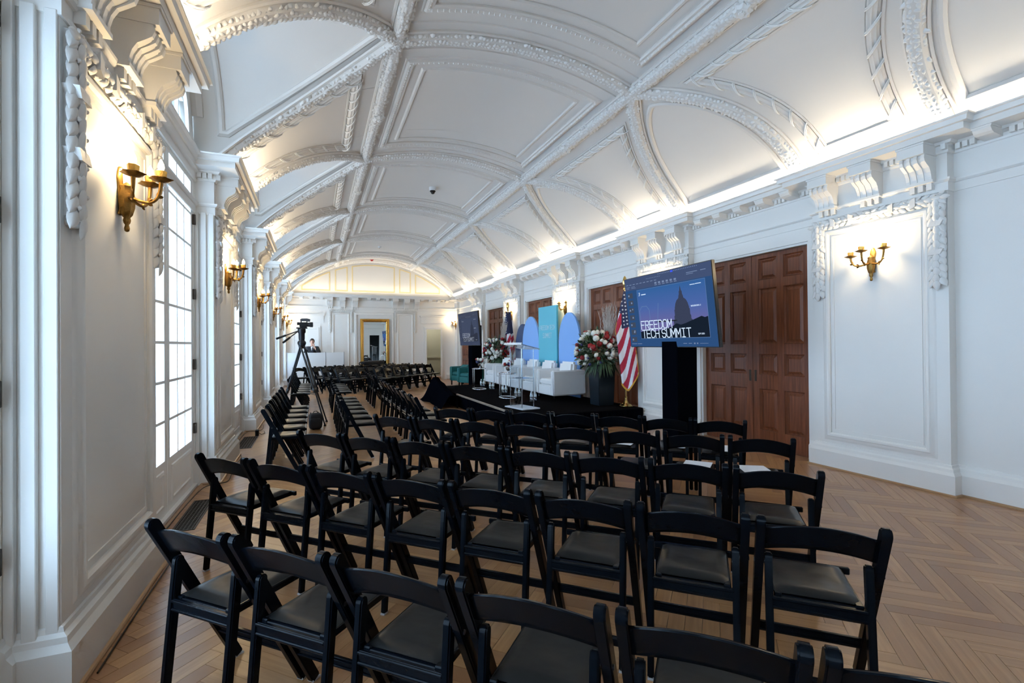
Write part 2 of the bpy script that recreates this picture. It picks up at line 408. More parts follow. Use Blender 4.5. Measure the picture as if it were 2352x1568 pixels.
def leaf_dome():
    def f(u, v):
        t = u; wd = math.sin(PI*min(t*1.02, 1))**.75*(1-.25*t); s = (v-.5)*2
        return (t, s*wd*.5, (1-s*s)**.5*.5*math.sin(PI*t)**.5 + .10*math.sin(PI*t)*(abs(s) < .2))
    return MB().grid(f, 5, 4)
PLEAF = proto(leaf_dome(), 'leaf', M['orn'], smooth=4)
def leaf_spots(a, b, across, n, width, step, size, rng):
    """overlapping bay leaves: a middle leaf over two splayed ones, with berries"""
    a, b = Vector(a), Vector(b); t = (b-a); Ln = t.length; t.normalize(); across = Vector(across); n = Vector(n); k = int(Ln/step)
    for i in range(k+1):
        c = a+t*(i*step)
        for q in (-1, 1, 0):
            ang = q*.42+rng.uniform(-.10, .10); d = t*math.cos(ang)+across*math.sin(ang)-n*(.14 if q == 0 else .05)
            p = c + across*(q*width*.22) + n*(.056 if q == 0 else .036) + t*(step*.5 if q == 0 else 0)
            nn = (n + across*q*.55).normalized()
            yield p, d, nn, size*rng.uniform(.95, 1.12), size*.66, size*.20
        q = 1 if i % 2 else -1
        yield c+across*(q*width*.30)+n*.050-t*size*.12, t, n, size*.24, size*.24, size*.16
def orient(o, p, d, n, L, W, h):
    d = Vector(d).normalized(); n = Vector(n); n = (n-d*n.dot(d)).normalized(); a = n.cross(d)
    o.matrix_local = Matrix.Translation(p) @ Matrix((d, a, n)).transposed().to_4x4() @ Matrix.Diagonal((L, W, h*1.3, 1))
def wall_garland(parent, x, out, yb, single, seed):
    """leaf swag round the top of a pier panel: two drops and a lintel"""
    rng = random.Random(seed); n = Vector((out, 0, 0)); y_ = Vector((0, 1, 0))
    runs = [((x, yb-.595, 2.90), (x, yb-.595, 2.07), y_), ((x, yb+.595, 2.90), (x, yb+.595, 2.07), y_),
            ((x, yb, 2.868), (x, yb-.61, 2.868), V(0, 0, 1)), ((x, yb, 2.868), (x, yb+.61, 2.868), V(0, 0, 1))]
    core = MB()
    for a, b, ac in runs:
        wd = .045 if abs(a[2]-b[2]) > .1 else .038
        core.sweep([a, b], [n, n], [(wd*math.cos(PI*i/6), .046*math.sin(PI*i/6)) for i in range(7)])
        for k in range(1, 3):
            c = Vector(a).lerp(Vector(b), k/3)
            core.obox(c+n*.030, (Vector(b)-Vector(a)).normalized()*.024+ac*.012, ac*(wd+.006), n*.034)
    for s in (-.595, .595): core.lathe([(.004, -.03), (.035, -.02), (.045, 0), (.035, .02), (.004, .03)], 10, (x+out*.012, yb+s, 2.05))
    g = core.build('garland', M['orn'], parent, smooth=.7)
    mb = MB()
    for a, b, ac in runs:
        vert = abs(a[2]-b[2]) > .1
        for s in leaf_spots(a, b, ac, n, .125 if vert else .10, .066, .108 if vert else .088, rng):
            if single: orient(inst(PLEAF, g), *s)
            else: mb.leaf(*s)
    if not single: mb.build('leaf_cluster', M['orn'], g, kind='stuff', smooth=4)
FRM = [(-.045, 0), (-.045, .016), (-.030, .028), (-.010, .030), (.004, .018), (.020, .014), (.034, .006), (.045, 0)]
def frame_rect(mb, x, out, y0, y1, z0, z1, prof, shrink=0):
    pts = [(x, y0, z0), (x, y1, z0), (x, y1, z1), (x, y0, z1)]
    if out > 0: pts = pts[::-1]
    mb.sweep(pts, [(out, 0, 0)]*4, prof, closed=True)

def build_right():
    wl = MB(); D = .92; ZD = 2.75
    for yb in piers + [20.6]: wl.box(XRF, yb-HW, 0, XR+.35, min(yb+HW, YE+.2), 3.6)
    wl.box(XR, YN, 0, XR+.35, piers[0]-HW, 3.6)
    for i, yc in enumerate(bays):
        a, b = yc-P/2+HW, yc+P/2-HW
        if i == 0: wl.box(XR, a, 0, XR+.35, b, 3.6)
        else:
            wl.box(XR, a, 0, XR+.35, yc-D, 3.6); wl.box(XR, yc+D, 0, XR+.35, b, 3.6); wl.box(XR, yc-D, ZD, XR+.35, yc+D, 3.6)
            wl.box(XR+.30, yc-D, 0, XR+.35, yc+D, ZD)
    W = wl.build('wall_right', M['paint']); tag(W, 'long white panelled wall with door bays and sconce piers', 'wall', kind='structure')
    path = wall_path('right')
    for nm, pr in (('architrave', ARCH), ('cornice', CORN)):
        plan_sweep(MB(), path, pr).build(nm, M['paint'], W)
    # console brackets, modillions, dentils
    nd = 0
    for yb in piers[1:]:
        for q in (-.475, 0, .475): put(PC, W, XRF, yb+q, PI)
        for j in range(-12, 13):
            y = yb+j*.0555
            if abs(y-yb) < HW and min(abs(y-yb-q) for q in (-.475, 0, .475)) > .14: put(PD, W, XRF, y, PI)
    for i, yc in enumerate(bays):
        ms = [yc+q*.375 for q in range(-2, 3)]
        for y in ms: put(PM, W, XR, y, PI)
        for j in range(-18, 19):
            y = yc+j*.0555
            if abs(y-yc) < P/2-HW-.03 and min(abs(y-q) for q in ms) > .09 and nd < 190: put(PD, W, XR, y, PI); nd += 1
    # near plain bay
    # pier panels
    for k, yb in enumerate(piers[1:]):
        m = MB(); frame_rect(m, XRF, -1, yb-.52, yb+.52, .37, 2.79, FRM); m.build('panel_moulding', M['paint'], W, smooth=.5)
        m = MB(); frame_rect(m, XRF, -1, yb-.44, yb+.44, .45, 2.71, [(-.012, 0), (-.012, .008), (.012, .008), (.012, 0)]); m.build('bead_moulding', M['paint'], W)
        wall_garland(W, XRF, -1, yb, k == 0, 10+k)
    # skirting
    bm, sm = MB(), MB()
    segs = [[(XR, YN)] + [q for yb in piers[:1] for q in ((XR, yb-HW), (XRF, yb-HW), (XRF, yb+HW), (XR, yb+HW))] + [(XR, piers[1]-HW), (XRF, piers[1]-HW), (XRF, piers[1]+HW), (XR, piers[1]+HW), (XR, bays[1]-D)]]
    for i in range(1, 5):
        yb = piers[i+1]; segs.append([(XR, bays[i]+D), (XR, yb-HW), (XRF, yb-HW), (XRF, yb+HW), (XR, yb+HW), (XR, bays[i+1]-D)])
    segs.append([(XR, bays[5]+D), (XR, 20.6-HW), (XRF, 20.6-HW), (XRF, YE)])
    for s in segs: plan_sweep(bm, s, BASE); plan_sweep(sm, s, SHOE)
    B = bm.build('baseboard_right', M['paint']); tag(B, 'tall white skirting board along the right wall', 'baseboard', kind='structure')
    sm.build('shoe_moulding', M['quarter'], B)
    # doors
    zr = [(2.36, 2.66), (1.46, 2.24), (1.03, 1.32), (.25, .83)]
    pan = {}
    for i, yc in enumerate(bays[1:]):
        R_ = bpy.data.objects.new('door_%d' % (i+1), None); COL.objects.link(R_); R_.location = (XR+.07, yc, 0)
        lab = ['mahogany double door beside the nearest sconce panel, partly behind the large screen', 'mahogany double door behind the near flag and twig bouquet',
               'mahogany double door behind the teal and blue stage boards', 'mahogany double door behind the far flower bouquet', 'mahogany double door behind the far screen and teal armchairs'][i]
        tag(R_, lab, 'door', kind='structure')
        cs = MB()
        for s in (-1, 1): cs.box(-.07, s*D, 0, .06, s*(D-.03), ZD-.03)
        cs.box(-.07, -D, ZD-.03, .06, D, ZD)
        for s in (-1, 1): cs.box(-.095, s*D, 0, -.068, s*(D+.115), ZD)
        cs.box(-.095, -D-.115, ZD, -.068, D+.115, ZD+.12)
        cs.build('casing', M['paint'], R_)
        for s in (-1, 1):
            y0, y1 = (-.89, -.003) if s < 0 else (.003, .89); w_ = y1-y0
            lf = MB(); st = .105; cw = (w_-3*st)/2
            ys = [y0+st, y0+st+cw, y0+2*st+cw, y1-st]
            lf.box(0, y0, 0.006, .045, ys[0], ZD-.035); lf.box(0, ys[1], .006, .045, ys[2], ZD-.035); lf.box(0, ys[3], .006, .045, y1, ZD-.035)
            zs = [.006] + [z for r in reversed(zr) for z in r] + [ZD-.035]
            for a in range(0, len(zs), 2):
                for c0, c1 in ((ys[0], ys[1]), (ys[2], ys[3])): lf.box(0.0004, c0-.002, zs[a], .045, c1+.002, zs[a+1])
            lo = lf.build('door_leaf', M['mahog'], R_)
            for z0, z1 in zr:
                for c0, c1 in ((ys[0], ys[1]), (ys[2], ys[3])):
                    key = round(z1-z0, 3)
                    if key not in pan:
                        hw, hh = (c1-c0)/2+.004, (z1-z0)/2+.004; e = .03; q = .065; pm = MB()
                        rings = [(hw, hh, .002), (hw-.012, hh-.012, .018), (hw-.02, hh-.02, .028), (hw-e, hh-e, .028), (hw-q, hh-q, .012)]
                        vs = [(x, a*ww, b*hz) for ww, hz, x in rings for a, b in ((-1,-1),(1,-1),(1,1),(-1,1))]
                        fs = [(r*4+k_, r*4+(k_+1) % 4, (r+1)*4+(k_+1) % 4, (r+1)*4+k_) for r in range(4) for k_ in range(4)] + [(16, 17, 18, 19)]
                        pm.add(vs, [tuple(reversed(f)) for f in fs]); o = pan[key] = pm.build('panel', M['mahog'], lo)
                    else: o = inst(pan[key], lo)
                    o.location = (0, (c0+c1)/2, (z0+z1)/2)
            MB().box(-.004, -s*.0+s*.045-.018, .93, .001, s*.045+.018, 1.09).build('pull_plate', M['hinge'], lo, bevel=.002)
    # cove lamps behind the cornice lip
    for y in list(piers) + list(bays):
        c = XRF if y in piers else XR
        area_light('cove_lamp', (c-.243, y, 3.480), (P/2-.05, .05), COVE_W*(P/2-.05), (1.0, .88, .68), (-.55, 0, 1))
    return W
build_right()

def build_left():
    wl = MB()
    for yb in piers + [20.6]: wl.box(XLF, yb-HW, 0, XL-.35, min(yb+HW, YE+.2), 3.6)
    wl.box(XL, YN-.2, 0, XL-.35, piers[0]-HW-2*(P/2-HW), 5)
    W = wl.build('wall_left', M['paint']); tag(W, 'white window wall with projecting sconce piers', 'wall', kind='structure')
    path = wall_path('left')
    plan_sweep(MB(), path, ARCH, left=False).build('architrave', M['paint'], W)
    TRANS = [(0, 3.28), (.016, 3.285), (.016, 3.36), (.05, 3.38), (.055, 3.44), (.072, 3.448), (.085, 3.485), (.105, 3.50), (.105, 3.522), (0, 3.526)]
    cn = MB()
    for yb in piers: plan_sweep(cn, [(XL-.1, yb-HW), (XLF, yb-HW), (XLF, yb+HW), (XL-.1, yb+HW)], CORN, left=False)
    plan_sweep(cn, [(XL-.1, 20.6-HW), (XLF, 20.6-HW), (XLF, YE)], CORN, left=False); cn.build('cornice', M['paint'], W)
    tn = MB()
    for yc in bays + [bays[0]-P]: plan_sweep(tn, [(XL, yc-P/2+HW), (XL, yc+P/2-HW)], TRANS, left=False)
    tn.build('transom_beam', M['paint'], W)
    for k, yb in enumerate(piers[1:] + [20.6]):
        for q in (-.475, 0, .475):
            if yb+q < YE: put(PC, W, XLF, yb+q, 0)
        if yb < 20:
            for j in range(-12, 13):
                y = yb+j*.0555
                if abs(y-yb) < HW and min(abs(y-yb-q) for q in (-.475, 0, .475)) > .14: put(PD, W, XLF, y, 0)
        for s in (-1, 1):
            if yb > 20 and s > 0: continue
            for j in range(4): put(PD, W, XLF-.03-j*.05, yb+s*HW, s*PI/2)
        # reveal strips on the pier flanks
        ms = MB()
        for s in (-1, 1):
            if yb > 20 and s > 0: continue
            for x0, x1, t in ((XLF-.005, XLF-.05, .014), (XLF-.075, XLF-.125, .026), (XLF-.145, XLF-.18, .03)):
                ms.box(x0, yb+s*HW, .0, x1, yb+s*(HW+t), 2.95)
        ms.build('reveal_strip', M['paint'], W, bevel=.003)
        if yb < 20:
            m = MB(); frame_rect(m, XLF, 1, yb-.52, yb+.52, .37, 2.79, FRM); m.build('panel_moulding', M['paint'], W, smooth=.5)
            m = MB(); frame_rect(m, XLF, 1, yb-.44, yb+.44, .45, 2.71, [(-.012, 0), (-.012, .008), (.012, .008), (.012, 0)]); m.build('bead_moulding', M['paint'], W)
            wall_garland(W, XLF, 1, yb, k == 0, 30+k)
    bm, sm = MB(), MB()
    for yb in piers:
        s = [(XL, yb-HW-.08), (XL, yb-HW), (XLF, yb-HW), (XLF, yb+HW), (XL, yb+HW), (XL, yb+HW+.08)]
        plan_sweep(bm, s, BASE, left=False)
    s = [(XL, 20.6-HW-.08), (XL, 20.6-HW), (XLF, 20.6-HW), (XLF, YE)]; plan_sweep(bm, s, BASE, left=False)
    plan_sweep(sm, path, SHOE, left=False)
    B = bm.build('baseboard_left', M['paint']); tag(B, 'tall white skirting board along the window wall', 'baseboard', kind='structure')
    sm.build('shoe_moulding', M['quarter'], B)
    for y in piers:
        area_light('cove_lamp', (XLF+.235, y, 3.480), (1.4, .04), COVE_W*1.4, (1.0, .88, .68), (.55, 0, 1))
    # french windows
    yw = HW*0+P/2-HW      # half width between piers = 1.058
    names = ['tall french window out of sight beside the camera', 'nearest tall french window in view with black hinges', 'second french window along the left wall',
             'third french window along the left wall', 'fourth french window along the left wall, behind the tripod', 'farthest french window, beside the man at the desk', 'french window behind the camera, out of sight']
    pane = None
    for i, yc in enumerate(bays + [bays[0]-P]):
        R_ = bpy.data.objects.new('window_%d' % (i+1), None); COL.objects.link(R_); R_.location = (XL, yc, 0); tag(R_, names[i], 'window', kind='structure')
        fr = MB()
        for s in (-1, 1): fr.box(-.12, s*yw, .03, .0, s*(yw-.085), 3.27)
        fr.box(-.12, -yw, 3.27, .0, yw, 3.46); fr.box(-.12, -yw, 0, .03, yw, .03)
        # arched head above the transom
        K = 28
        def arch(w_, k):
            s = max(-1, min(1, w_)); return (0, s*k*1.0, 3.46+(zb(rib_dx(abs(s)))-3.46)*k)
        out = [arch(-1+2*j/K, 1.0) for j in range(K+1)]; inn = [arch(-1+2*j/K, .70) for j in range(K+1)]
        out[0] = (0, -1.06, 3.40); out[-1] = (0, 1.06, 3.40)
        for x in (0, -.12):
            o_ = [(x, b, c) for a, b, c in out]; n_ = [(x, b, c) for a, b, c in inn]
            fr.add(o_+n_, [(j, j+1, K+2+j, K+1+j) if x == 0 else (K+1+j, K+2+j, j+1, j) for j in range(K)])
        fr.sweep([(.0, b, c) for a, b, c in inn], [(1, 0, 0)]*(K+1), [(-.03, 0), (-.03, .03), (.01, .03), (.03, 0)])
        fr.build('frame', M['paint'], R_)
        mu = MB()
        for y in (-.48, -.24, 0, .24, .48): mu.box(-.05, y-.012, 3.46, -.02, y+.012, 3.46+(zb(rib_dx(abs(y)/.7))-3.46)*.7)
        for z in (3.72, 3.98): mu.box(-.05, -.66, z-.012, -.02, .66, z+.012)
        mu.build('transom_muntins', M['paint'], R_)
        g = MB(); g.add([(-.035, b, c) for a, b, c in inn], [tuple(range(K+1))]); g.build('transom_glass', M['glass'], R_)
        for s in (-1, 1):
            e0, e1 = s*.004, s*(yw-.085); st = .075
            lf = MB(); zb0, zt0 = .50, 3.26-.0
            lf.box(-.05, e0, .03, -.008, e0+s*st, 3.27); lf.box(-.05, e1, .03, -.008, e1-s*st, 3.27)
            a, b = sorted((e0+s*st, e1-s*st))
            lf.box(-.05, a, 3.235, -.008, b, 3.27); lf.box(-.05, a, .03, -.008, b, .50)
            frame_rect(lf, -.008, 1, a+.06, b-.06, .12, .41, [(-.02, 0), (-.012, .012), (.012, .008), (.02, 0)])
            ncol, nrow = 3, 8; pw, ph = (b-a)/ncol, (3.235-.50)/nrow
            for c in range(1, ncol): lf.box(-.0495, a+c*pw-.012, .50, -.0085, a+c*pw+.012, 3.235)
            for r in range(1, nrow): lf.box(-.0498, a, .50+r*ph-.012, -.0082, b, .50+r*ph+.012)
            lo = lf.build('window_leaf', M['paint'], R_)
            if i in (1, 2):
                for c in range(ncol):
                    for r in range(nrow):
                        if pane is None: pane = MB().box(-.002, -pw/2+.009, -ph/2+.009, .002, pw/2-.009, ph/2-.009).build('pane', M['glass'], lo); o = pane
                        else: o = inst(pane, lo)
                        o.location = (-.046, a+(c+.5)*pw, .50+(r+.5)*ph)
            else: MB().quad((-.046, a, .50), (-.046, b, .50), (-.046, b, 3.235), (-.046, a, 3.235)).build('pane_sheet', M['glass'], lo)
            for z in (.62, 1.30, 2.05, 2.85):
                MB().box(-.01, e1-s*.012, z-.055, .022, e1+s*.012, z+.055).build('hinge', M['hinge'], lo, bevel=.003)
    return W
build_left()

def build_ends():
    # far wall
    x0, x1 = XL-.35, XR+.35
    w = MB()
    w.box(x0, YE, 0, 4.28, YE+.2, 5.2); w.box(5.13, YE, 0, x1, YE+.2, 5.2); w.box(4.28, YE, 2.27, 5.13, YE+.2, 5.2)
    W = w.build('wall_far', M['paint']); tag(W, 'white far end wall with gold lined lunette and tall mirror', 'wall', kind='structure')
    path = [(XRF, YE), (XLF, YE)]
    for nm, pr in (('architrave', ARCH), ('cornice', CORN)): plan_sweep(MB(), path, pr).build(nm, M['paint'], W)
    cons = [.434+.11, .904+.11, 1.383+.11, 2.975+.11, 3.444+.11, 3.921+.06]
    for x in cons: put(PC, W, x, YE, -PI/2)
    mods = [-.85+.36*j for j in range(18)]
    mods = [x for x in mods if min(abs(x-c) for c in cons) > .2]
    for x in mods: put(PM, W, x, YE, -PI/2)
    for j in range(110):
        x = XLF+.15+j*.0575
        if x < XRF-.1 and min(abs(x-c) for c in mods+cons) > .11: put(PD, W, x, YE, -PI/2)
    def frame_y(mb, xa, xb, za, zb_, prof): mb.sweep([(xa, YE, za), (xa, YE, zb_), (xb, YE, zb_), (xb, YE, za)], [(0, -1, 0)]*4, prof, closed=True)
    for xa, xb in ((.60, 1.32), (3.14, 3.87)):
        m = MB(); frame_y(m, xa+.05, xb-.05, .37, 2.77, FRM); m.build('panel_moulding', M['paint'], W, smooth=.5)
        g = MB(); n = V(0, -1, 0); rng = random.Random(5)
        for a, b, ac in (((xa-.045, YE, 2.90), (xa-.045, YE, 2.07), V(1, 0, 0)), ((xb+.045, YE, 2.90), (xb+.045, YE, 2.07), V(1, 0, 0)), ((xa-.06, YE, 2.868), (xb+.06, YE, 2.868), V(0, 0, 1))):
            g.sweep([a, b], [n, n], [(.045*math.cos(PI*i/6), .03*math.sin(PI*i/6)) for i in range(7)])
            for s in leaf_spots(a, b, ac, n, .10, .055, .07, rng): g.leaf(*s)
        g.build('garland', M['orn'], W)
    m = MB()                                             # plain surround of the mirror bay
    m.sweep([(1.50, YE, 0), (1.50, YE, 2.78), (2.99, YE, 2.78), (2.99, YE, 0)], [(0, -1, 0)]*4, [(-.05, 0), (-.05, .05), (.03, .05), (.05, 0)]); m.build('mirror_surround', M['paint'], W)
    # door casings
    m = MB()
    for xa, xb, zt in ((4.28, 5.13, 2.27), (-.86, .20, 2.27)):
        m.sweep([(xa, YE, 0), (xa, YE, zt), (xb, YE, zt), (xb, YE, 0)], [(0, -1, 0)]*4, [(.0, 0), (.0, .03), (-.05, .03), (-.06, .045), (-.12, .045), (-.12, 0)])
        m.box(xa-.16, YE, zt+.40, xb+.16, YE-.07, zt+.46); m.box(xa-.12, YE, zt+.13, xb+.12, YE-.02, zt+.40)
    m.build('door_casing', M['paint'], W)
    d = bpy.data.objects.new('door_6', None); COL.objects.link(d); d.location = (-.33, YE, 0); tag(d, 'white panelled door behind the man at the far end', 'door', kind='structure')
    MB().box(-.53, -.012, 0, .53, 0, 2.27).build('door_leaf', M['paint'], d)
    for x_ in (-.26, .26):
        for za, zb_ in ((.15, .85), (1.0, 1.6), (1.72, 2.15)):
            q = MB(); q.box(-.2, -.012, za, .2, -.024, zb_); o = q.build('panel', M['paint'], d, bevel=.008); o.location.x = x_
    # gold lined lunette panels
    def ztop(x): return zb(x-XC)-.19
    frames = [(-.46, .545, 3.69, 'tri'), (.765, 1.205, 3.69, 'q'), (1.405, 3.065, 3.69, 'q'), (3.285, 3.725, 3.69, 'q'), (3.945, 4.965, 3.69, 'tri')]
    for xa, xb, z0, kd in frames:
        n = 14; top = [(xa+(xb-xa)*j/n) for j in range(n+1)]
        pts = []
        for x in top:
            z = ztop(x)
            if z > z0+.015: pts.append((x, YE, z))
        if len(pts) < n+1:
            pts = ([(xa, YE, z0)] + pts + [(xb, YE, z0)]) if xa < XC and kd == 'tri' else ([(xa, YE, z0)] + pts + [(xb, YE, z0)])
        else: pts = [(xa, YE, z0)] + pts + [(xb, YE, z0)]
        q = MB(); q.sweep(pts, [(0, -1, 0)]*len(pts), [(-.022, 0), (-.018, .012), (.018, .012), (.022, 0)], closed=True); q.build('gold_frame', M['goldline'], W)
    B = MB(); S = MB()
    for a, b in (((XRF, YE), (5.25, YE)), ((4.16, YE), (.32, YE)), ((-.98, YE), (XLF, YE))):
        plan_sweep(B, [a, b], BASE); plan_sweep(S, [a, b], SHOE)
    b_ = B.build('baseboard_far', M['paint']); tag(b_, 'white skirting board along the far wall', 'baseboard', kind='structure'); S.build('shoe_moulding', M['quarter'], b_)
    for x in (-.1, 1.5, 3.1, 4.7): area_light('cove_lamp', (x, YE-.235, 3.480), (1.5, .04), COVE_W*1.1, (1.0, .87, .66), (0, -.5, 1))
    # passage beyond the right-hand opening
    r = MB(); r.box(3.6, YE+.2, 0, 3.7, YE+2.4, 2.9); r.box(5.75, YE+.2, 0, 5.85, YE+2.4, 2.9); r.box(3.6, YE+2.3, 0, 5.85, YE+2.4, 2.9); r.box(3.6, YE+.2, 2.8, 5.85, YE+2.4, 2.9)
    R_ = r.build('wall_passage', M['sage_wall']); tag(R_, 'sage green walls of the passage seen through the far opening', 'wall', kind='structure')
    q = MB(); q.box(3.7, YE+2.24, .86, 5.75, YE+2.3, .92); q.box(3.7, YE+2.28, .0, 5.75, YE+2.3, .18); q.build('dado_rail', M['sage_wall'], R_)
    q = MB(); pts = [(4.62+.16*math.cos(a), YE+2.3, 1.85+.16*math.sin(a)) for a in np.linspace(0, PI, 14)]
    q.sweep([(4.78, YE+2.3, 1.2)]+pts+[(4.46, YE+2.3, 1.2)], [(0, -1, 0)]*16, [(-.03, 0), (-.03, .03), (.03, .03), (.03, 0)]); q.build('niche_frame', M['sage_wall'], R_)
    pl = bpy.data.lights.new('passage_fill', 'POINT'); pl.energy = 30; pl.color = (1, .93, .8); pl.shadow_soft_size = .15  # added fill light without a fitting, brightens the passage
    po = bpy.data.objects.new('passage_fill', pl); COL.objects.link(po); po.location = (5.0, YE+1.2, 2.6)
    # near wall behind the camera
    w = MB(); w.box(x0, YN-.2, 0, 4.5, YN, 5.2); w.box(5.35, YN-.2, 0, x1, YN, 5.2); w.box(4.5, YN-.2, 2.4, 5.35, YN, 5.2)
    w.box(4.3, YN-1.6, 0, 5.55, YN-1.5, 2.6, 1); w.box(4.3, YN-1.6, 0, 4.4, YN-.2, 2.6, 1); w.box(5.45, YN-1.6, 0, 5.55, YN-.2, 2.6, 1); w.box(4.3, YN-1.6, 2.5, 5.55, YN-.2, 2.6, 1)  # space behind the doorway coloured near-black, its darkness is painted
    N_ = w.build('wall_near', [M['paint'], M['dark']]); tag(N_, 'white end wall with a dark doorway, seen in the mirror', 'wall', kind='structure')
    for nm, pr in (('architrave', ARCH), ('cornice', CORN)): plan_sweep(MB(), [(XLF, YN), (XRF, YN)], pr).build(nm, M['paint'], N_)
build_ends()

# ================================================================ CEILING
def build_ceiling():
    ys = set()
    y = YN-.2
    while y < YE+.3: ys.add(round(y, 3)); y += .2
    for yc in bays + [bays[0]-P]:
        for j in range(-24, 25): ys.add(round(yc+1.0*math.sin(j/24*PI/2), 4))
        ys.add(round(yc-1.002, 4)); ys.add(round(yc+1.002, 4))
    ys = sorted(q for q in ys if YN-.25 <= q <= YE+.25)
    nb, nf = 56, 10
    vs = []
    for y in ys:
        w_ = min([abs(y-yc) for yc in bays + [bays[0]-P]] + [9])
        dl = rib_dx(w_) if w_ < 1.0 else 3.5
        for i in range(nb+1):
            dx = 3.5 - (3.5+dl)*i/nb; vs.append((XC+dx, y, zb(dx)))
        for i in range(1, nf+1):
            xs = XC-dl; vs.append((xs+(XL-.16-xs)*i/nf, y, zb(dl)))
    n = nb+nf+1
    fs = [(j*n+i, j*n+i+1, (j+1)*n+i+1, (j+1)*n+i) for j in range(len(ys)-1) for i in range(n-1)]
    C = MB().add(vs, fs).build('ceiling', M['plaster'], smooth=.5); tag(C, 'white barrel vaulted plaster ceiling with leaf covered ribs', 'ceiling', kind='structure')
    rp = [(-.105, 0), (-.105, .02), (-.085, .03), (-.075, .02), (-.066, .045), (-.045, .075), (0, .088), (.045, .075), (.066, .045), (.075, .02), (.085, .03), (.105, .02), (.105, 0)]
    rng = random.Random(11)
    def rib(path, nrm, name, dens=1.0):
        r = MB().sweep(path, nrm, rp).build(name, M['plaster'], C, smooth=.6)
        lf = MB(); acc = 0; step = .046/dens
        for a, b, na in zip(path[:-1], path[1:], nrm[:-1]):
            a, b, na = Vector(a), Vector(b), Vector(na); L = (b-a).length; t = (b-a)/L; sd = na.cross(t)
            while acc < L:
                for q in (-1, -.4, .3, 1):
                    p = a+t*acc+sd*(q*.052+rng.uniform(-.012, .012))+na*(.080-.034*q*q)
                    an = rng.uniform(-1.2, 1.2) + q*.5; d = t*math.cos(an)+sd*math.sin(an)
                    nn = (na+sd*q*.7+t*rng.uniform(-.2, .2)).normalized()
                    lf.leaf(p-d*.025, d, nn, rng.uniform(.055, .08), rng.uniform(.036, .052), rng.uniform(.016, .026))
                acc += step
            acc -= L
        lf.build('rib_foliage', M['orn'], r, kind='stuff', smooth=4)
        return r
    y0, y1 = -.2, YE
    nodes = bays
    for s in (-1, 1):
        yy = [y0] + [c for c in nodes] + [y1]
        for a, b in zip(yy[:-1], yy[1:]):
            pts = [vp(s*DXR, a+(b-a)*j/4) for j in range(5)]
            rib([p for p, _ in pts], [n_ for _, n_ in pts], 'long_rib')
    for yc in nodes:
        K = 18; pts = [vp(-DXR+2*DXR*j/K, yc) for j in range(K+1)]
        rib([p for p, _ in pts], [n_ for _, n_ in pts], 'cross_rib')
        q = MB()
        for dy in (-.235, .235):
            pts = [vp(-DXR+.06+2*(DXR-.06)*j/K, yc+dy) for j in range(K+1)]
            q.sweep([p for p, _ in pts], [n_ for _, n_ in pts], [(-.02, 0), (-.015, .014), (.015, .014), (.02, 0)])
        q.build('cross_fillet', M['plaster'], C)
        for sx in (-1, 1):
            for sy in (-1, 1):
                pts = []
                for j in range(21):
                    t = (j/20)**1.0; w_ = math.sin(t*PI/2)*.999; dx = rib_dx(w_)
                    pts.append(vp(sx*dx, yc+sy*w_))
                pts.append(vp(sx*3.28, yc+sy*1.0))
                rib([p for p, _ in pts], [n_ for _, n_ in pts], 'groin_rib')
    # transverse ribs against the end wall
    K = 24; pts = [vp(-3.2+6.4*j/K, YE-.10) for j in range(K+1)]; rib([p for p, _ in pts], [n_ for _, n_ in pts], 'cross_rib')
    # centre panels
    egg = [(-.06, 0), (-.06, .02), (-.045, .034), (-.02, .030), (0, .045), (.022, .040), (.035, .016), (.05, .014), (.06, 0)]
    inn = [(-.028, 0), (-.028, .012), (-.012, .026), (.012, .022), (.028, 0)]
    def loop(dxs, ya, yb_, K=14):
        a = [vp(-dxs+2*dxs*j/K, ya) for j in range(K+1)]; b = [vp(dxs, ya+(yb_-ya)*j/6) for j in range(1, 6)]
        c = [vp(dxs-2*dxs*j/K, yb_) for j in range(K+1)]; d = [vp(-dxs, yb_+(ya-yb_)*j/6) for j in range(1, 6)]
        return a+b+c+d
    seq = list(zip(nodes, nodes[1:])) + [(nodes[-1], YE+.2)]
    for a, b in seq:
        far = b > YE
        yb_ = b-.47
        for ds, off, pr, nm in ((1.26, .47, egg, 'egg_moulding'), (1.06, .67, inn, 'panel_moulding')):
            l = loop(ds, a+off, b-off); q = MB().sweep([p for p, _ in l], [n_ for _, n_ in l], pr, closed=True); o = q.build(nm, M['plaster'], C, smooth=.6)
            if nm == 'egg_moulding':
                eg = MB()
                for (p, n_), (p2, _) in zip(l, l[1:]+l[:1]):
                    L = (p2-p).length; t = (p2-p)/L; k = max(int(L/.055), 1)
                    for j in range(k):
                        c = p+t*(L*(j+.5)/k)+n_*.040; sd = n_.cross(t)
                        eg.add([c-t*.019-n_*.01, c+sd*.024-n_*.008, c+t*.019-n_*.01, c-sd*.02-n_*.006, c+n_*.018], [(0,4,1)[::-1], (1,4,2)[::-1], (2,4,3)[::-1], (3,4,0)[::-1]])
                eg.build('egg_beads', M['orn'], o, kind='stuff')
    # reeded panels over the piers, lunette mouldings, rosettes
    reed = []
    for j in range(25):
        a = PI*j/24; r_ = .058*(1-.17*abs(math.cos(5*a))**.7); reed.append((-r_*math.cos(a), r_*math.sin(a)*.95))
    reed = [(-.085, 0), (-.085, .012), (-.062, .014)] + reed + [(.062, .014), (.085, .012), (.085, 0)]
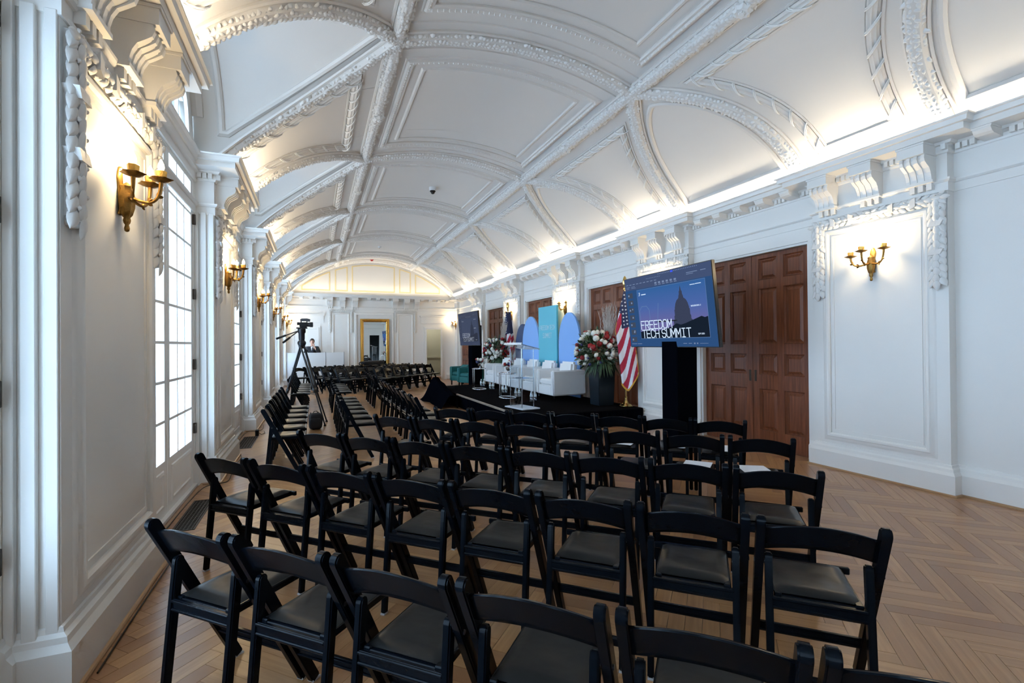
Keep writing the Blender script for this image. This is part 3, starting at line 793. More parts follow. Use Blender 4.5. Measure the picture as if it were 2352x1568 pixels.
    for k, yb in enumerate(piers):
        for sx in (-1, 1):
            top, bot = 1.83, 3.10
            pts = []
            for j in range(13):
                dx = bot+(top-bot)*j/12; pts.append(vp(sx*dx, yb-(P/2-rib_w(dx)-.33)))
            for j in range(1, 6): pts.append(vp(sx*top, yb-(P/2-rib_w(top)-.33)*(1-2*j/6)))
            for j in range(13):
                dx = top+(bot-top)*j/12; pts.append(vp(sx*dx, yb+(P/2-rib_w(dx)-.33)))
            if sx < 0: pts = pts[::-1]
            l = pts; q = MB().sweep([p for p, _ in l], [n_ for _, n_ in l], reed, closed=False); o = q.build('reed_moulding', M['plaster'], C, smooth=.5)
            rb = MB(); acc = .1
            for (p, n_), (p2, _) in zip(l[:-1], l[1:]):
                L = (p2-p).length; t = (p2-p)/L; sd = n_.cross(t)
                while acc < L:
                    c = p+t*acc
                    for sg in (1,):
                        seg = []
                        for a in range(7):
                            an = PI*a/6; seg.append(c+sd*(-math.cos(an)*.060)+n_*(math.sin(an)*.0565+.002)+t*(sg*.085*math.cos(an)))
                        rb.tube(seg, .0085, 5); rb.tube([q_+t*.02 for q_ in seg], .0075, 5)
                    acc += .23
                acc -= L
            rb.build('ribbon', M['orn'], o, kind='stuff')
            # rosette on the lengthwise rib
            p, n_ = vp(sx*DXR, yb); rs = MB()
            rs.lathe([(.075, 0), (.085, .03), (.06, .06), (.03, .055), (.025, .075), (.001, .08)], 16, flute=.12, fl_n=8)
            ro = rs.build('rosette', M['orn'], C, smooth=.6); ro.matrix_local = Matrix.Translation(p+n_*.06) @ n_.to_track_quat('Z', 'Y').to_matrix().to_4x4()
            # foot moulding over the cornice
            q = MB(); pa = [vp(sx*3.13, yb-.36), vp(sx*3.13, yb+.36)]
            if sx < 0: pa = pa[::-1]
            q.sweep([p for p, _ in pa], [n_ for _, n_ in pa], [(-.05, 0), (-.05, .018), (-.02, .03), (.02, .022), (.05, 0)]); q.build('foot_moulding', M['plaster'], C)
    lun = [(-.035, 0), (-.035, .016), (-.015, .034), (.012, .034), (.035, .012), (.035, 0)]
    for yc in bays:
        pts = []
        for sy in (-1, 1):
            seg = []
            for j in range(17):
                s = (j/16)**1.7; dx = 1.79+1.36*s; wd = .82*(1-(1-s)**2)**.75; seg.append(vp(dx, yc+sy*wd))
            pts = seg[::-1] if sy < 0 else pts+seg[1:]
        q = MB().sweep([p for p, _ in pts], [n_ for _, n_ in pts], lun, closed=True); q.build('lunette_moulding', M['plaster'], C, smooth=.6)
        # window lunettes on the left
        def rp_(w_, x):
            e = .004; z = zb(rib_dx(abs(w_))); z2 = zb(rib_dx(min(abs(w_)+e, .9999))); sl = (z2-z)/e*(1 if w_ > 0 else -1)
            n_ = Vector((0, sl, -1)).normalized(); return Vector((x, yc+w_, z)), n_
        pts = []
        ws = [-.994*math.cos(PI*j/36) for j in range(37)]
        pts += [rp_(w_, XC-rib_dx(abs(w_))-.19) for w_ in ws]
        pts += [rp_(w_, XL+.26) for w_ in ws[::-1]]
        q = MB().sweep([p for p, _ in pts], [n_ for _, n_ in pts], lun, closed=True); q.build('lunette_moulding', M['plaster'], C, smooth=.6)
        q = MB()
        pp = [rp_(-.97+1.94*j/30, XL+.05) for j in range(31)]
        q.sweep([p for p, _ in pp], [n_ for _, n_ in pp], [(-.05, 0), (-.05, .05), (.0, .06), (.05, .03), (.05, 0)]); q.build('arch_moulding', M['plaster'], C, smooth=.6)
build_ceiling()

# ================================================================ WALL LAMPS
def build_sconce():
    """gilt three-armed wall lamp; +X points into the room, origin on the wall"""
    R_ = thing('wall_sconce', 'gilt three armed wall sconce', 'wall lamp')
    m = MB()
    m.lathe([(.004, -.225), (.011, -.22), (.013, -.205), (.009, -.185), (.015, -.175), (.018, -.16), (.015, -.145), (.026, -.13), (.036, -.09), (.038, -.05), (.034, -.01), (.027, .015), (.033, .03), (.014, .045), (.004, .055)], 16, (.038, 0, 0), flute=.07, fl_n=8)
    st = m.build('stem', M['bronze'], R_, smooth=.8)
    b = MB()
    def back(u, v): 
        z = -.13+.27*v; wd = .010+.012*math.sin(PI*min(v*1.05, 1))**2+.020*max(0, math.sin(v*7-4)); return (.004+.016*(1-(2*u-1)**2), (u-.5)*2*wd, z)
    b.grid(back, 8, 18); b.build('back_plate', M['gold'], R_, smooth=4, solid=.008)
    for ay, ax, zc in ((-.165, .115, .055), (.0, .20, .085), (.165, .105, .095)):
        pts = []
        for j in range(13):
            t = j/12; s = t*PI/2
            pts.append((.05+(ax-.05)*math.sin(s)**.8, ay*math.sin(s)**.8, -.03-.035*math.sin(PI*t)+(zc+.03)*(t**2.2)))
        a = MB().tube(pts, [.012-.004*math.sin(PI*j/12) for j in range(13)], 7)
        for j in (4, 8):
            p = Vector(pts[j]); q = Vector(pts[j+1])-p
            a.leaf(p, (q.normalized()+Vector((0, 0, .9))), (q.cross(Vector((0, 0, 1)))), .035, .02, .008); a.leaf(p, (q.normalized()+Vector((0, 0, -.9))), (q.cross(Vector((0, 0, 1)))), .03, .02, .008)
        arm = a.build('arm', M['bronze'], R_, smooth=.8)
        c = (ax, ay, zc)
        MB().lathe([(.010, -.012), (.03, -.006), (.052, .006), (.056, .010), (.050, .012), (.02, .006), (.004, .004)], 18, c, flute=.13, fl_n=6).build('drip_pan', M['bronze'], arm, smooth=.8)
        MB().lathe([(.016, .004), (.024, .012), (.026, .03), (.028, .052), (.024, .056), (.012, .054)], 12, c, flute=.06, fl_n=6).build('candle_cup', M['gold'], arm, smooth=.8)
        MB().lathe([(.008, .05), (.013, .06), (.017, .075), (.015, .092), (.009, .108), (.003, .122)], 10, c).build('bulb', M['bulb'], arm, smooth=4)
    return R_
SC0 = build_sconce()
def lamp(loc, watts=SCONCE_W):
    l = bpy.data.lights.new('sconce_light', 'POINT'); l.energy = watts; l.color = (1.0, .76, .44); l.shadow_soft_size = .045
    o = bpy.data.objects.new('sconce_light', l); COL.objects.link(o); o.location = loc
sp = [('L', y) for y in piers[1:]] + [('R', y) for y in piers[1:]] + [('R', 20.02), ('L', 20.02)]
slab = ['largest gilt sconce, on the window pier nearest the camera', 'gilt sconce on the second window pier from the camera', 'gilt sconce on the third window pier from the camera',
        'gilt sconce on the fourth window pier, above the tripod', 'gilt sconce on the fifth window pier, beside the video camera',
        'gilt sconce alone in the large white panel right of the nearest double door', 'gilt sconce on the panel hidden behind the near large screen', 'gilt sconce between the teal board and right blue arch',
        'gilt sconce behind the far flag above the bouquet', 'gilt sconce on the panel behind the far screen', 'gilt sconce at the far right corner left of the far screen', 'gilt sconce in the far left corner above the desk']
for i, (sd, y) in enumerate(sp):
    o = SC0 if i == 0 else copy_tree(SC0)
    o['label'] = slab[i]; o['group'] = 'gilt wall sconces'
    o.location = (XLF if sd == 'L' else XRF, y, 2.365); o.rotation_euler.z = 0 if sd == 'L' else PI
    q = 1 if sd == 'L' else -1
    lamp((o.location.x+q*.14, y, 2.58))

# ================================================================ FOLDING CHAIRS
def build_chair():
    R_ = thing('folding_chair', 'black folding chair', 'chair')
    X = .209
    def capsule(p, q, w, t, x, nm, round_top=True):
        """flat bar in the y-z plane with a rounded upper end; p lower, q upper"""
        p, q = Vector(p), Vector(q); d = (q-p).normalized(); e = Vector((-d.y, d.x))
        pts = [p-e*w*.42, p+e*w*.42]
        for j in range(9):
            a = PI*j/8; pts.append(q+e*math.cos(a)*w/2+d*math.sin(a)*w*.55)
        m = MB().poly([(x-t/2, a.x, a.y) for a in pts], (1, 0, 0), t); return m
    for s in (-1, 1):
        capsule((.392, .006), (.012, .757), .051, .034, s*X, '').build('side_rail', M['chair'], R_, smooth=.6, bevel=.005, seg=2)
        g = MB().obox((s*X, .392, .004), (.016, 0, 0), (0, .022, 0), (0, 0, .004)).build('foot_glide', M['glide'], R_)
        capsule((.030, .006), (.092, .585), .040, .028, s*(X-.034), '').build('rear_leg', M['chair'], R_, smooth=.6, bevel=.005, seg=2)
        MB().obox((s*(X-.034), .030, .004), (.013, 0, 0), (0, .018, 0), (0, 0, .004)).build('foot_glide', M['glide'], R_)
        pv = MB().tube([(s*(X-.02), .098, .565), (s*(X+.0195), .098, .565)], .008, 10).build('pivot', M['blackmetal'], R_, smooth=.6)
    # curved back slat
    def slat(u, v, side):
        c = 2*u-1; h = v
        z = .622+.036*(1-c*c)+h*(.106+.002*(1-c*c)); f = (.757-z)/.751*.380+.012
        y = f - .016*(1-c*c) + (.008 if side else -.008)
        return (c*(X-.012), y, z)
    n, k = 16, 5; m = MB(); vs = []
    for side in (0, 1):
        for j in range(k+1):
            for i in range(n+1): vs.append(slat(i/n, j/k, side))
    S = (n+1)*(k+1); fs = []
    for j in range(k):
        for i in range(n):
            a = j*(n+1)+i; fs.append((a, a+1, a+n+2, a+n+1)); fs.append((S+a, S+a+n+1, S+a+n+2, S+a+1))
    for i in range(n): a = i; fs.append((a+1, a, S+a, S+a+1)); a = k*(n+1)+i; fs.append((a, a+1, S+a+1, S+a))
    for j in range(k): a = j*(n+1); fs.append((a, a+n+1, S+a+n+1, S+a)); a += n; fs.append((a+n+1, a, S+a, S+a+n+1))
    m.add(vs, fs).build('back_slat', M['chair'], R_, smooth=.9, bevel=.004, seg=1)
    # seat: frame and vinyl pad
    fr = MB(); xs = X-.052
    fr.box(-xs, .075, .415, -xs+.03, .44, .447); fr.box(xs-.03, .075, .415, xs, .44, .447); fr.box(-xs, .41, .415, xs, .44, .447); fr.box(-xs, .075, .418, xs, .11, .440)
    fr.box(-xs-.035, .425, .418, xs+.035, .445, .449)
    fr.build('seat_frame', M['chair'], R_, bevel=.004, seg=1, smooth=.6)
    def pad(u, v, top):
        a, b = 2*u-1, 2*v-1; e = (1-a**8)*(1-b**8)
        return (a*(xs-.006), .26+b*.172, (.446+.016*e**.4+.004*math.sin(3*u+5*v)*e) if top else .444)
    p = MB(); p.grid(lambda u, v: pad(u, v, 1), 12, 12); p.grid(lambda u, v: pad(1-u, v, 0), 12, 12); p.build('seat_pad', M['vinyl'], R_, smooth=4)
    rl = MB(); rl.box(-xs-.01, .060, .385, xs+.01, .078, .438); rl.box(-xs-.01, .054, .425, xs+.01, .064, .437); rl.box(-xs-.01, .054, .392, xs+.01, .064, .402)
    rl.build('seat_rail', M['chair'], R_, bevel=.003, seg=1, smooth=.6)
    st = MB(); st.box(-X+.012, .290, .165, X-.012, .306, .208); st.box(-X+.012, .284, .171, X-.012, .291, .179); st.box(-X+.012, .284, .193, X-.012, .291, .201)
    st.build('stretcher', M['chair'], R_, bevel=.002, smooth=.6)
    return R_
CH0 = build_chair(); ch_used = [False]
ORD = ['first', 'second', 'third', 'fourth', 'fifth', 'sixth', 'seventh', 'eighth', 'ninth', 'tenth', 'eleventh']
def chair(x, y, rz, label, group):
    if ch_used[0]: o = copy_tree(CH0)
    else: o = CH0; ch_used[0] = True
    o.location = (x, y, 0); o.rotation_euler.z = rz; o['label'] = label; o['group'] = group
    return o
papers = []
PS, PW = .475, .418
near_rows = [(-.631, 2.377, -.763, 6, PS, 'nearest'), (-.723, 3.731, -.769, 8, PS, 'second'), (-.131, 4.402, -.780, 8, PS, 'third'), (.559, 5.093, -.783, 8, PS, 'fourth'), (1.262, 5.404, -.758, 7, .463, 'fifth')]
seat_at = {}
for ri, (x0, y0, a, n, s, nm) in enumerate(near_rows):
    for i in range(n):
        t = i*s+PW/2; x, y = x0+math.cos(a)*t, y0+math.sin(a)*t
        wob = ((ri*7+i*5) % 5-2)*.006
        chair(x, y, a+wob, '%s black folding chair from the window, in the %s row from the camera' % (ORD[i], nm), 'front block, %s row from the camera' % nm)
        seat_at[(ri, i)] = (x, y, a)
for nm, x, y0, p, n, sect in (('by the window wall', -.55, 6.25, .545, 6, 'near'), ('by the window wall', -.55, 11.6, .545, 6, 'far'), ('in the middle column', .31, 6.80, .545, 7, 'near'), ('in the middle column', .31, 11.5, .545, 5, 'far'),
                        ('nearest the stage', 1.25, 6.72, .515, 8, 'near'), ('nearest the stage', 1.25, 11.85, .515, 4, 'far')):
    for i in range(n):
        chair(x, y0+p*i, -PI/2+((i*3) % 4-1.5)*.01, '%s sideways black chair in the %s section of the column %s' % (ORD[i], sect, nm), 'sideways column %s, %s section' % (nm, sect))
for ri, (c, xs_, n) in enumerate(((13.88, 3.85, 7), (14.87, 3.72, 10), (15.87, 3.32, 10), (16.92, 2.75, 9), (17.98, .82, 5))):
    for i in range(n):
        x = xs_-i*.336; chair(x, x+c, -PI*.75+((i*7+ri) % 3-1)*.012, '%s chair from the right in the %s row of the far block' % (ORD[i], ORD[ri]), 'far block, %s row' % ORD[ri])
# programme sheets left on seats
def sheet(key, off, rot, lab, stand=False):
    x, y, a = seat_at[key]; fx, fy = -math.sin(a), math.cos(a); rx, ry = math.cos(a), math.sin(a)
    m = MB().box(-.108, -.14, 0, .108, .14, .0012); o = m.build('paper_sheet', M['paper']); tag(o, lab, 'paper', 'programme sheets on the chairs')
    o.location = (x+fx*off[1]+rx*off[0], y+fy*off[1]+ry*off[0], .469); o.rotation_euler = (0, 0, a+rot)
for key, off, rot, lab in (((3, 7), (-.02, .27), .25, 'white sheet on the last chair seat of the fourth row'), ((3, 6), (.02, .27), -.1, 'white sheet on the seventh chair seat of the fourth row'),
                           ((4, 6), (.02, .24), .1, 'white sheet on the last chair seat of the fifth row'), ((4, 5), (.06, .26), .05, 'white sheet on the sixth chair seat of the fifth row'),
                           ((4, 4), (.03, .25), -.2, 'white sheet on the fifth chair seat of the fifth row')):
    sheet(key, off, rot, lab)

# ================================================================ STAGE
SZ = .30
def build_stage():
    R_ = thing('stage', 'low black carpeted stage platform along the right wall', 'stage', (0, 0, 0))
    x0, x1, y0, y1 = 3.16, 5.56, 7.24, 13.62
    MB().box(x0+.031, y0, SZ-.05, x1, y1, SZ).build('deck', M['carpet'], R_)
    sk = MB(); per = [(x1, y0), (x0, y0), (x0, y1), (x1, y1)]
    for (ax, ay), (bx, by) in zip(per[:-1], per[1:]):
        n = int(math.hypot(bx-ax, by-ay)/.05); nx, ny = -(by-ay), (bx-ax); l = math.hypot(nx, ny); nx, ny = nx/l, ny/l
        def f(u, v, ax=ax, ay=ay, bx=bx, by=by, nx=nx, ny=ny, n=n):
            a = .010*math.sin(u*n*PI*.9)*(1-v*.6)
            return (ax+(bx-ax)*u-nx*(.008+a)*-1, ay+(by-ay)*u-ny*(.008+a)*-1, .004+(SZ-.02)*v)
        sk.grid(f, n*2, 3)
    sk.build('skirt', M['skirt'], R_, smooth=4)
    MB().box(x0, y0, SZ-.05, x0+.031, 8.05, SZ).build('deck_edge', M['carpet'], R_); MB().box(x0, 11.25, SZ-.05, x0+.031, y1, SZ).build('deck_edge', M['carpet'], R_)
    e = MB(); e.box(x0-.012, 8.05, SZ-.03, x0+.03, 11.25, SZ-.0004); e.build('edge_strip', mat('worn_metal_strip', (.30, .27, .23), .45, .4, var=.5, vscale=9), R_)
    # cloth bundled over the stage steps
    D_ = thing('draped_steps', 'black cloth heaped over the steps at the far front corner of the stage', 'drape', (2.93, 11.95, 0))
    def dr(u, v):
        y = -1.12+2.24*v; t = min(1, max(0, (y+1.12)/1.55)); base = .30+.33*t
        if y > .50: base *= max(0, 1-((y-.50)/.62)**2.2)
        q = 2*u-1; prof = max(0, 1-abs(q)**5)
        left = .12+.14*(1-prof)+.05*math.sin(9*v)*(1-prof); right = .165
        fold = .018*math.sin(23*v+4*u)*(1-prof*.6)
        return (q*(left if q < 0 else right)+fold, y+.10*(1-prof)*(1 if v > .5 else -.2)*abs(q), max(.004, base*prof+.012*math.sin(19*v)*prof))
    MB().grid(dr, 30, 60).build('cloth', M['skirt'], D_, smooth=4)
build_stage()

# ---------------------------------------------------------------- stage boards with lettering
GL = {'F': [[(0,0),(0,1),(1,1)],[(0,.52),(.8,.52)]], 'R': [[(0,0),(0,1),(.8,1),(1,.88),(1,.62),(.8,.5),(0,.5)],[(.55,.5),(1,0)]], 'E': [[(1,0),(0,0),(0,1),(1,1)],[(0,.52),(.85,.52)]],
      'D': [[(0,0),(0,1),(.7,1),(1,.78),(1,.22),(.7,0),(0,0)]], 'O': [[(.25,0),(0,.2),(0,.8),(.25,1),(.75,1),(1,.8),(1,.2),(.75,0),(.25,0)]], 'M': [[(0,0),(0,1),(.5,.35),(1,1),(1,0)]],
      'T': [[(0,1),(1,1)],[(.5,1),(.5,0)]], 'C': [[(1,.8),(.75,1),(.25,1),(0,.8),(0,.2),(.25,0),(.75,0),(1,.2)]], 'H': [[(0,0),(0,1)],[(1,0),(1,1)],[(0,.52),(1,.52)]],
      'S': [[(1,.82),(.75,1),(.25,1),(0,.82),(0,.62),(.2,.5),(.8,.5),(1,.38),(1,.18),(.75,0),(.25,0),(0,.18)]], 'U': [[(0,1),(0,.2),(.25,0),(.75,0),(1,.2),(1,1)]], 'I': [[(.5,0),(.5,1)],[(.15,1),(.85,1)],[(.15,0),(.85,0)]],
      'P': [[(0,0),(0,1),(.8,1),(1,.85),(1,.6),(.8,.48),(0,.48)]], 'N': [[(0,0),(0,1),(1,0),(1,1)]], 'W': [[(0,1),(.2,0),(.5,.7),(.8,0),(1,1)]], 'A': [[(0,0),(.5,1),(1,0)],[(.2,.35),(.8,.35)]],
      'G': [[(1,.8),(.75,1),(.25,1),(0,.8),(0,.2),(.25,0),(.75,0),(1,.2),(1,.45),(.6,.45)]], '2': [[(0,.8),(.25,1),(.75,1),(1,.8),(1,.6),(0,0),(1,0)]], '0': [[(.25,0),(0,.2),(0,.8),(.25,1),(.75,1),(1,.8),(1,.2),(.75,0),(.25,0)]],
      '5': [[(1,1),(0,1),(0,.55),(.75,.55),(1,.4),(1,.15),(.75,0),(0,0)]], 'Z': [[(0,1),(1,1),(.1,.25),(.1,0)],[(.5,.62),(1,.3)]], '/': [[(0,0),(1,1)]], '.': [[(0,0),(.15,0)]], 'L': [[(0,1),(0,0),(1,0)]], 'Y': [[(0,1),(.5,.5),(1,1)],[(.5,.5),(.5,0)]], ' ': []}
def lettering(mb, txt, o, ex, ez, nrm, w, h, gap, sw, d=.0015):
    """stroke letters laid on a plane: o origin, ex reading direction, ez up"""
    o, ex, ez, nrm = Vector(o), Vector(ex), Vector(ez), Vector(nrm); x = 0
    for ch in txt:
        if ch == ' ': x += w*.55; continue
        for st in GL.get(ch, []):
            for (a, b), (c, e) in zip(st[:-1], st[1:]):
                p = o+ex*(x+a*w)+ez*(b*h)+nrm*d; q = o+ex*(x+c*w)+ez*(e*h)+nrm*d; t = (q-p).normalized(); sd = t.cross(nrm)
                mb.obox((p+q)/2, t*((q-p).length/2+sw/2), sd*sw/2, nrm*.0006)
        x += w+gap
    return x-gap
def board(name, label, cat, y0, y1, ztop, mt, x, arch):
    R_ = thing(name, label, cat, (x, (y0+y1)/2, SZ)); hw = (y1-y0)/2; h = ztop-SZ
    if arch:
        pts = [(0, -hw, 0), (0, hw, 0), (0, hw, h-hw*1.45)] + [(0, hw*math.cos(a), h-hw*1.45+hw*1.45*math.sin(a)) for a in np.linspace(0, PI, 25)[1:-1]] + [(0, -hw, h-hw*1.45)]
    else: pts = [(0, -hw, 0), (0, hw, 0), (0, hw, h), (0, -hw, h)]
    MB().poly(pts, (1, 0, 0), .045).build('board', mt, R_, bevel=.003)
    q = MB(); q.box(.045, -hw*.6, 0, .075, -hw*.6+.05, h*.6); q.box(.045, hw*.6-.05, 0, .075, hw*.6, h*.6); q.box(.045, -hw*.6, .0, .10, -hw*.6+.05, .03); q.box(.045, hw*.6-.05, 0, .10, hw*.6, .03); q.build('stand', M['black'], R_)
    return R_, hw, h
board('arched_board', 'dark navy arched stage board half hidden behind the light blue one', 'stage board', 12.00, 13.02, 2.06, M['panelnavy'], 5.455, True)
board('arched_board', 'light blue arched stage board left of the teal board', 'stage board', 11.19, 12.24, 2.225, M['panelblue'], 5.345, True)
board('arched_board', 'light blue arched stage board right of the teal board', 'stage board', 9.15, 10.13, 2.205, M['panelblue'], 5.36, True)
tb, hw, h = board('lettered_board', 'tall rectangular teal stage board lettered FREEDOM TECH SUMMIT', 'stage board', 10.18, 11.18, 2.42, M['panelteal'], 5.335, False)
lt = MB(); lettering(lt, 'FREEDOM TECH', (0, .43, h-.58), (0, -1, 0), (0, 0, 1), (-1, 0, 0), .056, .105, .019, .0085); lettering(lt, 'SUMMIT', (0, .245, h-.78), (0, -1, 0), (0, 0, 1), (-1, 0, 0), .062, .115, .022, .0085)
lt.build('lettering', M['print'], tb)

# ---------------------------------------------------------------- screens
def grad_screen():
    m = bpy.data.materials.new('slide_sky'); m.use_nodes = True; t = m.node_tree; t.nodes.clear(); N, L = t.nodes, t.links
    tc = N.new('ShaderNodeTexCoord'); sx = N.new('ShaderNodeSeparateXYZ'); L.new(tc.outputs['Generated'], sx.inputs[0])
    r = N.new('ShaderNodeValToRGB'); e = r.color_ramp.elements; e[0].position = .25; e[0].color = (.125, .115, .29, 1); e[1].position = 1; e[1].color = (.030, .105, .29, 1)
    k = r.color_ramp.elements.new(.6); k.color = (.062, .115, .33, 1); L.new(sx.outputs['Z'], r.inputs[0])
    em = N.new('ShaderNodeEmission'); em.inputs[1].default_value = 1.0; o = N.new('ShaderNodeOutputMaterial'); L.new(r.outputs[0], em.inputs[0]); L.new(em.outputs[0], o.inputs[0]); return m
MS = {'app': emit('screen_app_window', (.022, .066, .175), 1.0), 'bar': emit('screen_toolbar', (.048, .072, .150), 1.0), 'sky': grad_screen(), 'dome': emit('screen_dome', (.036, .046, .085), 1.0),
      'tree': emit('screen_trees', (.0075, .013, .024), 1.0), 'txt': emit('screen_text', (.62, .76, .95), 1.0), 'dim': emit('screen_dim_text', (.16, .22, .36), 1.0), 'thumb': emit('screen_thumbnail', (.045, .06, .095), 1.0), 'line': emit('screen_line', (.10, .18, .36), 1.0), 'dblue': emit('screen_icon', (.05, .10, .75), 1.0)}
MD = {'app': (.040, .052, .092), 'bar': (.046, .056, .092), 'sky': (.046, .060, .105), 'dome': (.030, .038, .064), 'tree': (.026, .032, .052), 'txt': (.26, .29, .36), 'dim': (.075, .09, .13), 'thumb': (.045, .055, .09), 'line': (.055, .07, .11), 'dblue': (.05, .06, .12)}  # same slide greyed and dimmed, slanting view put into the colours
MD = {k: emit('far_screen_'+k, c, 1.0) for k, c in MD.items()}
def screen(loc, yaw, tilt, w_, label, MS):
    R_ = thing('display_screen', label, 'screen', (loc[0], loc[1], 0), yaw); h_ = w_*9/16
    # local frame: +X reading direction, -Y towards the audience
    B = bpy.data.objects.new('display', None); COL.objects.link(B); B.parent = R_
    ct, st = math.cos(tilt), math.sin(tilt); zc = loc[2]
    def Q(x, z, d=0): return (x, -z*st-d*ct, zc+z*ct-d*st)
    def rect(mb, x0, z0, x1, z1, d, mi=0):
        mb.quad(Q(x0, z0, d), Q(x1, z0, d), Q(x1, z1, d), Q(x0, z1, d), mi)
    bz = .012; W2, H2 = w_/2, h_/2
    c = MB(); cc = Vector(Q(0, 0, -.028)); c.obox(cc, (W2+bz, 0, 0), Vector((0, -st, ct))*(H2+bz), Vector((0, -ct, -st))*.028); body = c.build('case', M['blackmetal'], R_, bevel=.006, seg=2)
    COL.objects.unlink(B); bpy.data.objects.remove(B)
    m = MB(); rect(m, -W2, -H2, W2, H2, .0012); body2 = m.build('panel_glass', MS['app'], R_)
    def X(u): return -W2+u*w_
    def Z(v): return H2-v*h_
    def lay(nm, ms, rects, d):
        q = MB()
        for u0, v0, u1, v1 in rects: rect(q, X(u0), Z(v1), X(u1), Z(v0), d)
        return q.build(nm, MS[ms], R_)
    lay('toolbar', 'bar', [(0, 0, 1, .17)], .0018)
    lay('toolbar_marks', 'dim', [(.02+.047*j, .085, .05+.047*j, .094) for j in range(9)] + [(.30+.02*j, .045, .312+.02*j, .05) for j in range(9)] + [(.40+.045*j, .115, .425+.045*j, .14) for j in range(6)] + [(.40+.045*j, .15, .43+.045*j, .158) for j in range(6)] + [(.02, .12, .07, .126), (.02, .14, .06, .146), (.09, .12, .14, .126), (.09, .14, .15, .146), (.76, .075, .87, .083), (.76, .095, .83, .101), (.90, .075, .95, .083)] + [(.45+.018*j, .012, .458+.018*j, .022) for j in range(24)], .0024)
    lay('slide_marks', 'txt', [(.785, .228, .835, .236), (.838, .226, .895, .234), (.215, .252, .275, .264)], .0034)
    lay('toolbar_icon', 'dblue', [(.595, .006, .622, .03)], .0026)
    lay('thumbnails', 'thumb', [(.028, .21+.108*j, .098, .285+.108*j) for j in range(7)], .0022)
    lay('thumbnail_marks', 'dim', [(.034+.03*(j % 2), .235+.108*j, .052+.03*(j % 2), .26+.108*j) for j in range(7)] + [(.07, .44, .085, .46), (.07, .76, .085, .78)], .0026)
    lay('slide_border', 'line', [(.158, .182, .935, .888)], .0020)
    sx0, sy0, sx1, sy1 = .161, .187, .932, .883
    q = MB(); rect(q, X(sx0), Z(sy1), X(sx1), Z(sy0), .0026); q.build('slide_sky', MS['sky'], R_)
    def SL(u, v, d): return Q(X(sx0+u*(sx1-sx0)), Z(sy0+v*(sy1-sy0)), d)
    tr = MB(); top = [(0, 1), (0, .86), (.12, .84), (.25, .86), (.4, .83), (.52, .78), (.58, .73), (.64, .76), (.70, .74), (.78, .70), (.86, .66), (.92, .63), (.96, .655), (1, .64), (1, 1)]
    tr.add([SL(u, v, .0030) for u, v in top], [tuple(range(len(top)))]); tr.build('slide_trees', MS['tree'], R_)
    dm = MB(); prof = [(.012, .14), (.020, .15), (.022, .20), (.030, .23), (.034, .27), (.065, .31), (.085, .37), (.095, .43), (.098, .44), (.098, .47), (.106, .48), (.106, .58), (.115, .60), (.115, .66), (.13, .68), (.13, .80)]
    pts = [(.675, .04)] + [(.675+a, b) for a, b in prof] + [(.675-a, b) for a, b in prof[::-1]]
    dm.add([SL(u, v, .0028) for u, v in pts], [tuple(range(len(pts)))]); dm.build('slide_dome', MS['dome'], R_)
    O = Vector(SL(0, 0, .0034)); ex = Vector(SL(1, 0, .0034))-O; ez = O-Vector(SL(0, 1, .0034)); nn = Vector((0, -ct, -st)); lw, lh = ex.length, ez.length; ex.normalize(); ez.normalize()
    def text(mb, s, u, v, w, hh, gap, sw): lettering(mb, s, O+ex*(u*lw)-ez*(v*lh), ex, ez, nn, w, hh, gap, sw, .001)
    k_ = w_/1.9
    tx = MB(); text(tx, 'FREEDOM', .022, .808, .083*k_, .120*k_, .0225*k_, .0125*k_)
    text(tx, 'TECH SUMMIT', .032, .988, .083*k_, .118*k_, .0225*k_, .0125*k_); tx.build('slide_title', MS['txt'], R_)
    t2 = MB(); text(t2, 'WASHINGTON D.C', .80, .45, .0052*w_, .009*w_, .0022*w_, .0012*w_); text(t2, 'SEPT 2025', .86, .95, .0052*w_, .009*w_, .0022*w_, .0012*w_); 
    text(t2, 'Z', .03, .125, .016*w_, .026*w_, .004*w_, .003*w_); t2.build('slide_small_print', MS['txt'], R_)
    t3 = MB(); text(t3, '0', .02, .74, .125*w_, .155*w_, .02*w_, .004*w_); text(t3, '/', .30, .70, .03*w_, .15*w_, 0, .004*w_); t3.build('slide_faint_numerals', MS['line'], R_)
    lay('status_bar', 'dim', [(.02, .955, .09, .962), (.10, .955, .16, .962), (.66, .955, .70, .962), (.715, .955, .75, .962), (.77, .95, .785, .967), (.80, .95, .812, .967), (.83, .957, .91, .961)], .0024)
    cl = MB(); cl.box(-.17, .05, .012, .17, .40, zc+.12); cl.build('stand_column', M['skirt'], R_, bevel=.01)
    MB().box(-.42, -.18, 0, .42, .55, .014).build('base_plate', M['black'], R_, bevel=.004)
    MB().cbox((0, .06, zc), (.45, .09, .35)).build('mount', M['black'], R_)
    return R_
screen((4.62, 5.48, 1.965), -1.615, .111, 1.90, 'large tilted screen in front of the near double door, slide FREEDOM TECH SUMMIT', MS)
screen((4.65, 15.07, 2.0), -1.528, .08, 1.90, 'far tilted screen beyond the stage showing the same dome slide', MD)

